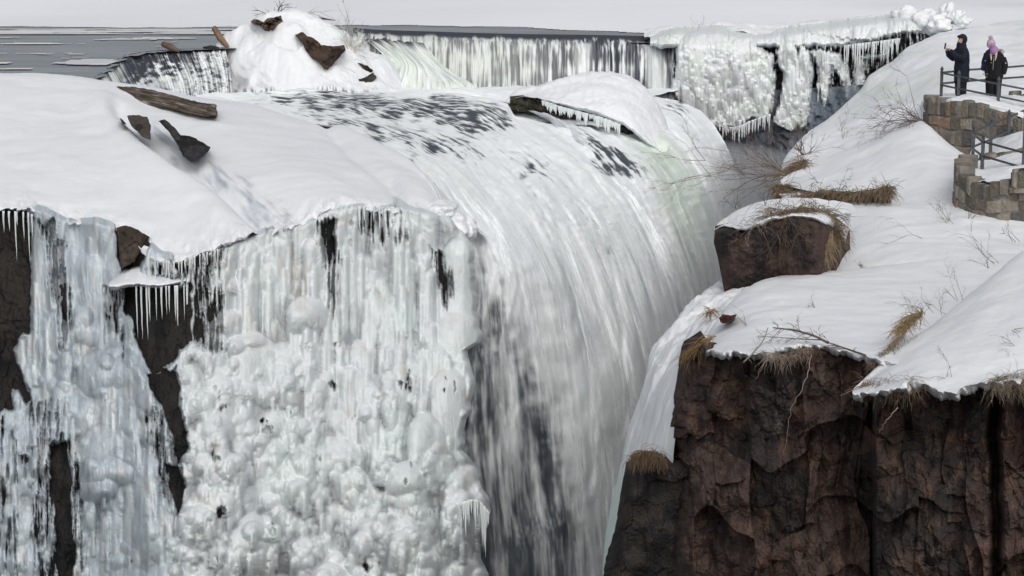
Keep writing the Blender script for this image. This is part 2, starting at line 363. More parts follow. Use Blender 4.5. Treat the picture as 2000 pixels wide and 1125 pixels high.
# ================================================================= left cliff: rock and ice
NX, NY = 640, 590
def topl(x): return ip(x, [(p[0], p[1]) for p in SNOWLIP] + [(880, 432), (905, 446), (930, 475)])
u = np.linspace(0, 1, NX)[None, :]; v = np.linspace(0, 1, NY)[:, None]
vy = 380 + (1300 - 380) * v
xr = ip(vy, [(380, 850), (420, 880), (450, 905), (480, 925), (560, 931), (610, 934), (650, 941), (668, 936), (685, 915), (710, 918), (740, 930), (780, 922), (820, 912), (880, 905), (905, 925), (935, 938), (960, 950), (1000, 958), (1030, 950), (1060, 935), (1100, 945), (1140, 960), (1300, 990)]) 
x = -150 + (xr + 150) * u + 0 * v
tl = topl(x) - 14
y = tl + (1300 - tl) * v
xr2 = ip(y, [(380, 850), (420, 880), (450, 905), (480, 925), (560, 931), (610, 934), (650, 941), (668, 936), (685, 915), (710, 918), (740, 930), (780, 922), (820, 912), (880, 905), (905, 925), (935, 938), (960, 950), (1000, 958), (1030, 950), (1060, 935), (1100, 945), (1140, 960), (1300, 990)]) + 7 * fbm(y * .028, y * 0, 0, 2)
x = -150 + (xr2 + 150) * u
lipY = ip(x, [(p[0], p[2]) for p in SNOWLIP] + [(905, 45.6), (960, 46)])
base = lipY - .02 - 3.0 * ss(430, 1150, y) * (1 - .45 * ss(800, 950, x)) - .5 * ss(600, 760, x) * ss(560, 760, y)
base += 1.5 * (1 - ss(0, 30, y - tl)) ** 2
edge = np.clip((x - (xr2 - 13)) / 13, 0, 1); base += .9 * (1 - np.sqrt(1 - np.minimum(edge, .9999) ** 2))
pxm = 44 / FP
# rock exposures (photo places), hard edged or streaked
wx = x + 7 * fbm(x * .035, y * .02, 1, 4); wy = y + 12 * fbm(x * .04, y * .02, 6, 4)
def em(poly, soft=5): return ss(-soft, soft, sdpoly(wx, wy, poly))
exp_ = np.zeros(x.shape)
hard = [[(-160, 380), (52, 398), (58, 470), (60, 560), (56, 640), (30, 680), (24, 800), (-160, 820)],
        [(228, 440), (262, 430), (300, 460), (275, 520), (236, 530)],
        [(240, 552), (300, 545), (372, 560), (372, 660), (340, 705), (300, 735), (262, 650), (244, 600)],
        [(336, 494), (366, 494), (364, 530), (340, 525)],
        [(290, 735), (345, 720), (355, 800), (372, 880), (350, 905), (320, 800)],
        [(322, 900), (345, 905), (362, 950), (350, 1010), (332, 960)],
        [(20, 690), (45, 745), (65, 770), (50, 790), (20, 750)],
        [(96, 865), (135, 870), (140, 1000), (146, 1130), (110, 1130), (110, 980)]]
for p in hard: exp_ = np.maximum(exp_, em(p))
soft = [([(66, 430), (110, 436), (134, 520), (140, 640), (125, 690), (100, 560), (92, 480)], .8),
        ([(376, 490), (440, 480), (440, 600), (432, 690), (400, 700), (372, 660)], .62),
        ([(620, 430), (660, 430), (662, 520), (652, 640), (636, 560), (628, 480)], .8),
        ([(700, 400), (790, 405), (790, 470), (720, 480), (690, 440)], .35),
        ([(840, 480), (866, 490), (884, 560), (876, 620), (856, 560)], .8),
        ([(290, 520), (380, 510), (440, 540), (440, 600), (300, 560)], .4),
        ([(55, 770), (110, 790), (160, 900), (160, 1200), (60, 1200), (60, 950)], .45),
        ([(200, 560), (250, 560), (250, 700), (215, 640)], .5),
        ([(300, 740), (345, 780), (362, 900), (350, 1010), (320, 980), (290, 850)], .55),
        ([(-150, 820), (40, 830), (40, 1200), (-150, 1200)], .3),
        ([(500, 430), (560, 440), (560, 450), (500, 450)], .5)]
vs = fbm(x * .11, y * .012, 2, 4, .6) + .5 * fbm(x * .3, y * .02, 12, 2)
sft = np.zeros(x.shape)
for p, s in soft: sft = np.maximum(sft, em(p, 16) ** .5 * ss(-.35, .55, em(p, 12) * (s * 1.5) - .75 + vs * .8))
exp_ = np.maximum(exp_, sft * .55)
gen = ss(.8, 1.05, fbm(x * .022, y * .014, 31, 4) + .25 * vs) * ss(640, 760, y)
exp_ = np.maximum(exp_, gen * .42)
rk1, rc1 = rockfield(x, y, 60, 2, .16, 2.2); rk2, rc2 = rockfield(x, y, 20, 4, .07, 1.8)
rk = rk1 + rk2 + .02 * fbm(x * .15, y * .1, 3, 3)
# ice mass
left = ss(370, 300, x + 20 * fbm(x * .01, y * .01, 4) + .04 * (y - 800) * 0)           # blue streaked falls
ih = .22 * fbm(x * .012, y * .005, 5, 3) + .40 * fbm(x * .009, y * .007, 66, 2) * ss(560, 760, y) + .05 * fbm(x * .06, y * .006, 7, 4, .6)
streams = np.exp(-((x - (95 + (y - 430) * .16)) / (28 + (y - 430) * .10)) ** 2) + np.exp(-((x - (190 + (y - 430) * .15)) / (30 + (y - 430) * .075)) ** 2)
ih += .45 * streams * left
ih += (1 - left) * .16 * np.abs(fbm(x * .028, y * .004, 9, 3)) * ss(760, 600, y) * 1.6
lumpy = ss(600, 760, y + 190 * fbm(x * .011, y * .004, 15, 3) - 130 * ss(500, 760, x) + 60 * left)
colr = (1 - left) * (1 - lumpy) + .25 * left
ih = lumps(ih, x, y, [(420, 16, 36, 5, 11, 1.3), (900, 7, 14, 10, 26, 1.3), (1500, 3.5, 7, 12, 34, 1.2)], pxm, np.clip(colr, 0, 1), 5)
# big individual bulges of the frozen fall
def bulge(cx, cy, r, L, k=1.0, sx=1.0):
    global ih
    dx = (x - cx) / (r * sx); dy = (y - cy) / r; up = 1 - dx * dx - np.minimum(dy, 0) ** 2
    p = np.sqrt(np.clip(up, 0, 1)) * np.clip(1 - (np.maximum(dy, 0) / L) ** 1.6, 0, 1) ** .8
    j = np.unravel_index(np.argmin((x - cx) ** 2 + (y - cy) ** 2), x.shape)
    ih = np.where(up > 0, np.maximum(ih, ih[j] - .25 * r * pxm + r * pxm * k * p), ih)
for b in [(648, 880, 42, 3.2), (908, 950, 46, 4.5, 1.9), (800, 1060, 75, 3, 1.4), (860, 1010, 50, 3, 1.2), (880, 760, 40, 4, 1), (840, 850, 46, 4, 1), 
          (500, 700, 46, 3, 1), (440, 760, 50, 3, 1), (560, 720, 55, 4, .9), (895, 650, 46, 2, 1), (560, 960, 52, 3, 1), (480, 1060, 60, 3, 1), (620, 1080, 52, 2.5, 1), (430, 880, 44, 3, .9), (900, 500, 36, 5, 1), (720, 980, 44, 3, .9), (520, 860, 44, 3, .8),
          (870, 1120, 60, 2, 1)]: bulge(*b)
reg = np.clip(lumpy * (1 - .85 * left) + .18 * left * ss(600, 700, y), 0, 1)
ih = lumps(ih, x, y, [(46, 44, 84, 1.1, 2.4, .9), (220, 24, 48, 1.2, 2.4, 1.15), (700, 13, 26, 1.2, 2.8, 1.2), (1300, 7, 13, 1.3, 5, 1.1), (1500, 4, 7, 1.5, 7, .9)], pxm, reg, 8)
sl_ = np.gradient(blur(ih, 2, 1), axis=0) / np.maximum(np.gradient(y, axis=0), .2); wd = ss(.002, .02, -sl_) * (1 - left) + .15
ih += wd * .09 * fbm(x * .55, y * .02, 91, 3, .7)
ribs = .010 * fbm(x * .5, y * .012, 2, 2)
ih += ribs + left * .02 * fbm(x * .35, y * .03, 20, 3)
ih = .45 * ih + .55 * blur(ih, 1, 1)
rocky = rk + blur(ih, 14, 12) - .10
icz = ih + .16 - .62 * exp_
icz = icz + np.clip(rocky + .05 - icz, 0, None) * (1 - ss(.12, .4, exp_))
col_r = mix([.011, .011, .012], [.020, .018, .017], ss(-.3, .4, fbm(x * .01, y * .008, 40, 3) + .3 * rc1))
brownp = em([(226, 435), (262, 428), (300, 460), (275, 525), (236, 530)], 6) + em([(-160, 380), (52, 398), (58, 700), (-160, 700)], 6) * .6
col_r = mix(col_r, [.040, .034, .031], np.clip(brownp, 0, 1) * .6)
struct(grid('cliff_rock', at(x, y, base - rocky), M['wet_rock'], col=col_r))
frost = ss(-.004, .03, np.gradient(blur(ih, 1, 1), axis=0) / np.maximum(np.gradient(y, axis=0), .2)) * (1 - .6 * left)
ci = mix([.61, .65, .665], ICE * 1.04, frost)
ci = mix(ci, BLUE, left * ss(-.5, .35, fbm(x * .05, y * .008, 3, 4) + .35))
stain = ss(.15, .6, fbm(x * .05, y * .008, 51, 4)) * ss(420, 480, x) * ss(640, 560, x) * ss(450, 500, y) * ss(700, 600, y)
stain = np.maximum(stain, .5 * ss(.45, .8, fbm(x * .03, y * .02, 53, 4)))
ci = mix(ci, [.55, .50, .42], stain * .7)
ci = mix(ci, [.64, .74, .70], ss(0, .6, fbm(x * .008, y * .006, 61, 3) + .3 * ss(600, 900, x)) * .28 * (1 - left))
thin = ss(.28, -.02, icz - rocky)                       # thin clear ice: the rock shows through it
ci = mix(ci, [.16, .17, .185], thin * .75); ci = mix(ci, [.10, .108, .12], sft * .75)
dirt = ss(.25, .75, fbm(x * .09, y * .012, 71, 4) + .15) * left; ci = mix(ci, [.27, .31, .35], dirt * .6)
Pi = at(x, y, base - icz)
fx, fy = (x[:-1, :-1]), (y[:-1, :-1])
vis = (icz > rocky - .25)[:-1, :-1]
split1 = 352 + 12 * np.sin(fy * .02); split2 = (sdpoly(fx, fy, [(845, 900), (905, 880), (1050, 880), (1050, 1320), (700, 1320), (760, 1060)]) > 0)
split3 = (fy < 620) & (fx > 690)
regs = [('frozen_waterfall', vis & (fx < split1), M['streak_ice'], 'blue grey streaked frozen fall running down the dark rock at the left edge'),
        ('frozen_waterfall', vis & (fx >= split1) & ~split2 & ~split3, M['ice'], 'wide white frozen fall of knobbly cauliflower ice below the ice curtain'),
        ('ice_curtain', vis & (fx >= split1) & ~split2 & split3, M['ice'], 'pale ice curtain bulging beside the plunging water at the top of the frozen fall'),
        ('ice_mound', vis & split2 & (fx >= split1), M['ice'], 'rounded ice mound with an icicle skirt at the foot of the frozen fall')]
for nm, k, m_, lab in regs:
    tag(grid(nm, Pi, m_, col=ci, keep=k), lab, 'ice formation', 'ice formations of the frozen falls')
# back side of the left cliff so that it is a solid block towards the fall
xb = np.stack([xr2[:, -1] - 1, xr2[:, -1] - 3, xr2[:, -1] - 6], 1); yb = np.stack([y[:, -1]] * 3, 1)
Yb = np.stack([base[:, -1] - .2, base[:, -1] + 3, base[:, -1] + 9], 1)
struct(grid('cliff_side', at(xb, yb, Yb), M['wet_rock'], col=np.array([.03, .032, .036])))
for i, (cx, cy, Y, rx, ry, rz, lab) in enumerate([(862, 412, 46.2, .42, .6, .26, 'upper rounded ice hump at the tip of the snow bank beside the plunging water'), (898, 446, 46.1, .40, .6, .34, 'lower rounded ice hump at the shoulder of the frozen fall beside the plunging water')]):
    th, ph = np.meshgrid(np.linspace(0, math.pi, 60), np.linspace(0, 2 * math.pi, 120)); d = np.stack([np.sin(th) * np.cos(ph), np.sin(th) * np.sin(ph), np.cos(th)], -1)
    q = 1 + .22 * fbm(d[..., 0] * 1.2 + i * 3, d[..., 1] * 1.2, d[..., 2] * 1.2, 3)
    tag(grid('ice_hump', np.array(pt(cx, cy, Y)) + d * q[..., None] * np.array([rx, ry, rz]), M['ice'], col=mix(SN, ICE, .5)), lab, 'ice formation', 'ice formations of the frozen falls')
# the bank goes on to the left of the picture
G = loft([[(-2600, r[0][1], r[0][2]), (-1300, r[0][1], r[0][2]), (r[0][0] + 6, r[0][1], r[0][2])] for r in rows], 60, 60)
struct(grid('snow_bank', snow_bumps(at(G[..., 0], G[..., 1], G[..., 2] + .05), .05, .5), M['snow'], col=SN))
# snow ledge on the black rock
r2 = [[(214, 548, 43.6), (262, 512, 43.8), (330, 524, 43.6), (385, 530, 43.4)], [(214, 552, 42.6), (262, 526, 42.5), (320, 536, 42.3), (382, 536, 42.4)], [(212, 556, 41.7), (262, 549, 41.6), (310, 553, 41.5), (372, 545, 41.8)], [(214, 563, 41.7), (262, 557, 41.6), (310, 560, 41.6), (372, 549, 41.9)], [(216, 566, 42.8), (262, 560, 42.8), (310, 563, 42.8), (372, 553, 42.8)]]
G = loft(r2, 90, 40); P = at(G[..., 0], G[..., 1] + 2 * fbm(G[..., 0] * .05, G[..., 1] * .05, 0, 3), G[..., 2])
tag(grid('snow_ledge', snow_bumps(P, .02, 2), M['snow'], col=SN), 'small snow-covered ledge on top of the black rock beside the streaked frozen fall', 'snow')
# ================================================================= rapids and the plunging fall
FL = [  # flow lines, near to far; each runs from the shelf over the lip into the chasm
 [(300, 196, 73), (470, 205, 68), (600, 238, 61), (690, 262, 56.5), (780, 312, 52.5), (850, 372, 49.2), (893, 450, 48), (905, 550, 47.6), (900, 700, 47.5), (902, 880, 47.5), (918, 1060, 47.5), (930, 1300, 47.5)],
 [(340, 192, 73.5), (520, 200, 69), (690, 228, 63), (820, 275, 57.8), (910, 335, 53.6), (985, 425, 51.2), (1045, 540, 50.2), (1085, 700, 49.8), (1110, 880, 49.6), (1125, 1060, 49.5), (1135, 1300, 49.4)],
 [(380, 189, 74), (600, 192, 70.5), (790, 210, 66.5), (920, 250, 62), (1015, 310, 58.2), (1095, 400, 55.6), (1165, 540, 54.3), (1215, 700, 53.8), (1245, 880, 53.5), (1262, 1060, 53.3), (1272, 1300, 53.2)],
 [(430, 186.5, 74.6), (680, 187, 71.8), (860, 198, 69.2), (980, 222, 66.2), (1075, 268, 62.8), (1165, 350, 60), (1245, 480, 58.4), (1300, 640, 57.6), (1335, 820, 57.2), (1355, 1060, 57), (1365, 1300, 56.9)],
 [(480, 184.5, 75.2), (760, 183, 73), (920, 189, 71.3), (1030, 205, 69.4), (1125, 235, 67), (1228, 300, 64.2), (1305, 410, 62.6), (1360, 560, 61.7), (1395, 750, 61.2), (1412, 1000, 60.9), (1420, 1300, 60.8)],
 [(530, 183, 75.6), (830, 180, 74.2), (980, 184, 73), (1090, 198, 71.6), (1185, 222, 69.8), (1287, 280, 67.6), (1362, 370, 66.1), (1410, 500, 65.2), (1440, 700, 64.8), (1455, 950, 64.5), (1460, 1300, 64.4)],
 [(600, 178, 77), (880, 176, 76), (1040, 178, 75.4), (1160, 186, 74.4), (1250, 200, 73.2), (1334, 238, 71.6), (1396, 320, 70.2), (1436, 430, 69.5), (1462, 620, 69), (1474, 900, 68.7), (1480, 1300, 68.6)],
 [(660, 171, 79.5), (930, 170, 79), (1100, 171, 78.6), (1230, 177, 77.6), (1310, 190, 76.6), (1378, 225, 75.2), (1422, 290, 74.2), (1450, 380, 73.6), (1472, 520, 73.2), (1486, 800, 73), (1490, 1300, 72.9)]]
NU, NV = 620, 430
G = loft(FL, NU, NV)                       # v across the stream, u along the flow
x, y, Yd = G[..., 0], G[..., 1], G[..., 2]
s = np.linspace(0, 1, NU)[None, :] + 0 * x; a = np.linspace(0, 1, NV)[:, None] + 0 * x
Lu = np.concatenate([np.zeros((NV, 1)), np.cumsum(np.hypot(np.diff(x, axis=1), np.diff(y, axis=1)), 1)], 1)
wob = fbm(a * 5, s * 3, 0, 3)
A = a * 100 + 1.0 * wob
st1 = fbm(A * .32, Lu * .0040, 1, 4, .55); st2 = fbm(A * .85, Lu * .0045, 5, 2, .5); st3 = fbm(A * .14, Lu * .0045, 9, 3)
chop = fbm(x * .035, y * .09, 3, 4)
fallw = ss(330, 560, y + .18 * (1000 - x))
def pm(poly, soft=14, w=14):
    xx = x + w * fbm(x * .02, y * .03, 77, 3); yy = y + w * .6 * fbm(x * .02, y * .03, 88, 3); return ss(-soft, soft, sdpoly(xx, yy, poly))
dark = np.zeros(x.shape)
for poly, k, sf in [([(520, 185), (700, 183), (900, 196), (985, 215), (1005, 250), (930, 262), (820, 235), (700, 215), (560, 205)], 1.15, 8),
              ([(560, 215), (690, 225), (900, 275), (960, 320), (900, 315), (780, 285), (640, 250)], .75, 12),
              ([(990, 290), (1050, 310), (1075, 370), (1030, 350)], .7, 14), ([(700, 250), (780, 290), (830, 330), (770, 310)], .5, 10),
              ([(1108, 238), (1160, 245), (1225, 290), (1270, 340), (1215, 335), (1150, 290)], 1.25, 9),
              ([(1290, 195), (1340, 205), (1350, 235), (1320, 225)], .9, 8), ([(1135, 430), (1180, 450), (1235, 530), (1200, 520)], .55, 20), ([(1030, 400), (1070, 420), (1090, 470), (1050, 450)], .4, 18),
              ([(930, 480), (955, 560), (985, 640), (1035, 720), (1080, 850), (1130, 980), (1160, 1125), (1170, 1320), (880, 1320), (880, 880), (880, 700), (905, 600)], 1.32, 46),
              ([(1425, 380), (1480, 380), (1480, 1200), (1440, 1200)], .6, 12)]:
    dark = np.maximum(dark, k * pm(poly, sf * 1.7, 26))
foamy = pm([(950, 690), (1010, 740), (1040, 900), (1005, 930), (955, 850)], 25) * .7
up = 1 - fallw
fine = fbm(A * 2.6 + 2 * wob, Lu * .012, 55, 3, .6); fine2 = fbm(A * 4.8, Lu * .02, 58, 2, .6)
strk = (st1 * .6 + st2 * .35 + st3 * .45 + .30 * fine + .14 * fine2)
rip = fbm(A * .9, Lu * .024, 14, 4, .6)
f = 1.10 + .24 * strk * (1 - .35 * up) + .30 * rip * up + .30 * chop * up * ss(760, 500, x + .5 * y) + .20 * chop * up - dark * (.66 - .34 * strk * fallw - .75 * rip * up - .2 * chop * up) + .25 * foamy
f = np.clip(f, 0, 1)
f = ss(.12, .95, f)
WHITE = np.array([.885, .92, .93]); DK = np.array([.075, .088, .105])
green = pm([(1230, 255), (1300, 275), (1370, 350), (1412, 440), (1415, 640), (1350, 640), (1330, 480), (1270, 350)], 30)
wc = mix(WHITE, [.60, .68, .60], np.clip(green * (.8 + .5 * st1) + .18 * st3 + .25 * ss(560, 900, y) * ss(1150, 1300, x), 0, 1))
wc = mix(wc, [.72, .76, .79], ss(.05, .6, -st3 + .2 * st1) * .5)
col = mix(DK, wc, f)
plume = fbm(a * 8 + .6 * wob, s * 5, 90, 4, .55)
f = np.clip(f - .14 * ss(.1, .7, -plume) * fallw, 0, 1); col = mix(DK, wc, f)
Z = Yd - .45 * plume * ss(.25, .5, s) - (.09 * st1 + .02 * st2) * (.35 + .65 * fallw) - .05 * chop * up
P = at(x, y, Z); P[..., 2] += (.03 * chop + .04 * fbm(x * .012, y * .03, 33, 3) + .08 * st3 + .16 * fbm(a * 5, s * 9, 60, 3) + .015 * rip) * up
P[..., 2] -= .40 * ss(-12, 8, sdpoly(x, y, [(1000, 196), (1090, 200), (1250, 246), (1300, 290), (1240, 292), (1100, 236), (1000, 222)]))
dn_ = 1 - ss(.80, 1.0, a + .10 * st1 + .05 * st2) * ss(.42, .6, s); struct(grid('waterfall', P, M['fall'], col=col, attrs={'dens': np.clip(dn_, 0, 1)}))
# thin veils of spray in front of the main sheet
for q, (off, thr, seed) in enumerate([(.9, .12, 40), (1.8, .22, 60)]):
    sA = fbm(A * .35 + seed, Lu * .003, seed, 3, .5) + .2 * fbm(A * 1.2, Lu * .004, seed + 3, 2)
    sL = fbm(a * 9, s * 7, seed + 7, 3)
    sA = sA + .5 * fbm(A * 3.2, Lu * .010, seed + 5, 3)
    den = ss(thr - .2, thr + .9, sA + .5 * sL) * ss(330, 560, y) * ss(0, .05, a) * ss(1, .95, a) * (.85 - .25 * q) * (1 - .5 * np.clip(dark, 0, 1))
    Pv = at(x - 6 * q, y, Yd - off * ss(300, 700, y) - .1 * sA)
    struct(grid('falling_spray', Pv[:, 150:], M['spray'], col=mix(WHITE, [.62, .68, .66], green * .5)[:, 150:], attrs={'dens': den[:, 150:]}))
# dark rock wall behind the fall and the dam, closing the head of the chasm
rows = [[(1240, 170, 79), (1340, 175, 80.5), (1420, 180, 79.7), (1520, 175, 79.5), (1620, 170, 79), (1760, 160, 76)],
        [(1240, 400, 79), (1340, 400, 80.3), (1420, 400, 79.9), (1520, 400, 79.5), (1620, 400, 78), (1760, 400, 74)],
        [(1240, 1400, 79), (1340, 1400, 80), (1420, 1400, 79.5), (1520, 1400, 79), (1620, 1400, 77), (1760, 1400, 73)]]
G = loft(rows, 260, 330); xx, yy, Y_ = G[..., 0], G[..., 1], G[..., 2]
r1, c1 = rockfield(xx, yy, 40, 3, .5, 2.0); r2, c2 = rockfield(xx, yy, 14, 5, .18, 2)
cc = mix([.14, .165, .20], [.25, .28, .31], ss(-.2, .5, fbm(xx * .06, yy * .006, 2, 4))); cc = mix(cc, [.40, .43, .46], ss(.35, .9, fbm(xx * .09, yy * .008, 5, 4)) * .6)  # misty blue-grey haze of the chasm is painted into the rock colour
struct(grid('chasm_wall', at(xx, yy, Y_ - r1 - r2), M['wet_rock'], col=cc))
# ================================================================= lower basin (white water under the dam) and left cascade
rows = [[(150, 168, 77), (400, 168, 80.5), (720, 166, 81.3), (1000, 166, 81.2), (1360, 170, 81)],
        [(180, 178, 75), (420, 176, 78.8), (740, 172, 80), (1000, 170, 80), (1340, 172, 79.8)],
        [(220, 190, 71), (440, 187, 75.3), (760, 186, 75.5), (1000, 200, 73), (1180, 215, 71)],
        [(300, 215, 68), (480, 205, 71), (760, 205, 71), (1000, 225, 69), (1180, 240, 68)]]
G = loft(rows, 420, 80); xx, yy, Y_ = G[..., 0], G[..., 1], G[..., 2]
P = at(xx, yy, Y_); nn = fbm(xx * .02, yy * .12, 4, 4); P[..., 2] += .06 * nn - .12 * ss(190, 215, yy)
cc = mix(WHITE, [.25, .29, .33], ss(.1, .7, nn) * .55 * ss(720, 500, xx) + .1 * ss(.2, .8, nn))
struct(grid('white_water', P, M['foam'], col=cc))
def cascade(name, rows, nu, nv, colf, disp=.12, m='foam', sc=.35):
    G = loft(rows, nu, nv); xx, yy, Y_ = G[..., 0], G[..., 1], G[..., 2]
    a = np.linspace(0, 1, nu)[None, :] + 0 * xx; t = np.linspace(0, 1, nv)[:, None] + 0 * xx
    w = np.hypot(rows[0][-1][0] - rows[0][0][0], rows[0][-1][1] - rows[0][0][1])
    s1 = fbm(a * w * sc * .35, t * 1.3, 1, 4, .62); s2 = fbm(a * w * sc, t * 2.2, 4, 3, .6)
    P = at(xx, yy, Y_ - disp * (s1 + .5 * s2) * ss(0, .25, t))
    return struct(grid(name, P, M[m], col=colf(xx, yy, a, t, s1, s2)))
# curtain over the dam: glassy lip, then white streaks
cr_ = lambda dy, Y: [(690, 66 + dy, Y + .2), (740, 70 + dy, Y), (860, 74 + dy, Y), (1000, 78 + dy, Y), (1150, 80 + dy, Y), (1250, 82 + dy, Y), (1345, 85 + dy, Y)]
def damcol(x, y, a, t, s1, s2):
    f = ss(-.45, .55, s1 + .6 * s2 + .5 * fbm(x * .02, y * .02, 8, 3) + .35 * ss(1050, 850, x) - .22 * ss(1130, 1180, x) - .1)
    f = f * ss(.10, .28, t + .05 * s1 + .16 * fbm(x * .022, x * 0, 4, 3) - .04) + .9 * ss(.82, 1.0, t + .10 * s1)
    f = np.maximum(f, .7 * ss(25, 5, np.abs(x - 1140 - 6 * s1)) * ss(.3, .45, t)) 
    f = np.maximum(f, .8 * ss(28, 8, np.abs(x - 1290 + 30 * (1 - t) - 6 * s1)) * ss(.3, .5, t))
    f = f + (.28 - .28 * f) * ss(1180, 1000, x) * ss(.15, .35, t)
    g = mix([.74, .78, .74], WHITE, ss(900, 1200, x) * ss(-.4, .4, s1))
    return mix(mix([.05, .055, .07], [.15, .16, .18], ss(-.4, .5, s2) * ss(.12, .3, t)), g, np.clip(f, 0, 1) * .9)
cascade('falling_water', [cr_(-12, 83.8), cr_(-4, 81.6), cr_(2, 80.7), cr_(12, 80.2), cr_(40, 79.9), [(x_, 165 + (0 if x_ < 1100 else 4), 79.5) for x_, _, _ in cr_(0, 0)], [(x_, 182 + (0 if x_ < 1250 else 12), 79.2) for x_, _, _ in cr_(0, 0)]], 640, 110, damcol, .09, sc=.22)
# shoulder of white water sliding beside the island
cascade('rushing_water', [[(700, 72, 80.8), (735, 72, 80.7), (790, 80, 80.3), (830, 84, 80)], [(730, 90, 79.6), (765, 92, 79.2), (810, 102, 78.9), (850, 112, 78.8)],
        [(760, 128, 78.6), (795, 124, 78), (840, 136, 77.7), (885, 142, 77.8)], [(740, 172, 77.6), (800, 164, 77), (855, 160, 76.6), (920, 162, 77)], [(730, 185, 77), (800, 182, 76.4), (860, 180, 76), (930, 178, 76.5)]], 160, 120,
        lambda x, y, a, t, s1, s2: mix([.06, .065, .08], mix([.74, .80, .73], WHITE, ss(-.3, .5, s1)), np.clip(ss(.08, .3, t + .12 * s1 + .15 * a) - .35 * ss(.1, .6, s2 + .4 * s1), 0, 1)), .10, sc=.3)
# left lip: smooth sheet falling into the basin, then broken cascade towards the island
LIP = [(x_, y_, yplane(y_, ZR)) for x_, y_ in LIPXY]
def dn(f): return [tuple(f(i, *p)) for i, p in enumerate(LIP)]
b1 = [10, 12, 16, 20, 14, 6, 4, 3, 2]; b2 = [26, 34, 46, 54, 46, 26, 16, 10, 8]
def leftcol(x, y, a, t, s1, s2):
    rough = fbm(x * .06, y * .10, 7, 4)
    f = .75 + .5 * s1 + .35 * s2 + .35 * rough * ss(240, 300, x) - .9 * (1 - ss(.16, .32, t + .06 * s1)) - .9 * ss(228, 250, x) * ss(420, 330, x) * (1 - ss(.42, .62, t + .18 * rough))
    f -= .75 * ss(.0, .45, rough) * ss(330, 390, x) * ss(.25, .4, t) * (1 - ss(.8, .95, t))
    return mix([.05, .056, .07], mix(WHITE, [.64, .70, .62], ss(260, 210, x) * ss(.6, .2, t)), np.clip(f, 0, 1))
cascade('cascade', [dn(lambda i, x, y, Y: (x + .5, y - 1.5, Y + .35)), dn(lambda i, x, y, Y: (x + b1[i] * .4, y + 2.5, Y - .15)), dn(lambda i, x, y, Y: (x + b1[i], y + 10, Y - .45)), dn(lambda i, x, y, Y: (x + b2[i], y + 32, Y - .8)),
        dn(lambda i, x, y, Y: (x + b2[i] * 1.5, min(y + 58, 172 + i), Y - 1.5)), dn(lambda i, x, y, Y: (x + b2[i] * 1.8, 184 + i * .6, Y - 2.2)), dn(lambda i, x, y, Y: (x + b2[i] * 2, 200, Y - 2.4))], 420, 130, leftcol, .10, sc=.35)
# ================================================================= island of snow with driftwood between the two lips
rows = [[(418, 175, 79.5), (470, 120, 80), (520, 70, 80), (565, 50, 80.3), (620, 60, 80), (700, 100, 80), (760, 130, 80), (800, 180, 80)],
        [(405, 140, 78), (428, 85, 77.8), (480, 48, 77.6), (530, 22, 77.4), (566, 18, 77.4), (610, 32, 77.3), (675, 62, 77.2), (712, 95, 77.3), (750, 110, 77.5), (775, 140, 77.6), (790, 175, 77.5)],
        [(405, 150, 77.2), (440, 100, 77), (495, 66, 76.6), (550, 45, 76.5), (600, 52, 76.4), (655, 88, 76.3), (700, 112, 76.5), (750, 125, 76.8), (772, 150, 76.9), (788, 178, 77)],
        [(410, 165, 76.6), (450, 130, 76.2), (500, 105, 75.7), (560, 95, 75.3), (620, 110, 75.3), (670, 130, 75.5), (720, 140, 75.8), (760, 160, 76.2), (785, 182, 76.5)],
        [(430, 180, 76), (480, 160, 75.4), (540, 148, 74.8), (600, 152, 74.4), (660, 164, 74.5), (720, 168, 75), (760, 176, 75.5), (785, 187, 76)],
        [(440, 188, 75.6), (490, 184, 74.9), (550, 186, 74.2), (610, 188, 73.9), (670, 189, 74), (730, 189, 74.5), (760, 190, 75), (785, 192, 75.5)],
        [(440, 200, 75.8), (490, 199, 75), (550, 201, 74.4), (610, 202, 74.1), (670, 203, 74.2), (730, 202, 74.7), (760, 202, 75.2), (785, 204, 75.6)]]
G = loft(rows, 260, 170); xx, yy, Y_ = G[..., 0], G[..., 1], G[..., 2]
P = at(xx, yy, Y_)
P[..., 2] -= .16 * np.exp(-(dline(xx, yy, [(490, 45), (530, 75), (580, 88), (605, 62), (640, 85)]) / 7) ** 2)
P = snow_bumps(P, .16, 1.0)
ic = ss(168, 182, yy) * ss(780, 740, xx) * ss(.0, .4, fbm(xx * .25, yy * .03, 2, 3) + .1); ic = np.maximum(ic, ss(-.05, .5, fbm((xx - yy) * .05, (xx + yy) * .015, 4, 3)) * ss(100, 150, yy) * ss(560, 470, xx) * .5)
tag(grid('snow_mound', P, M['snow'], col=mix(SN, [.13, .15, .18], ic * .8)), 'pointed snow-covered islet carrying driftwood and rocks beside the lip of the dam', 'snow mound')
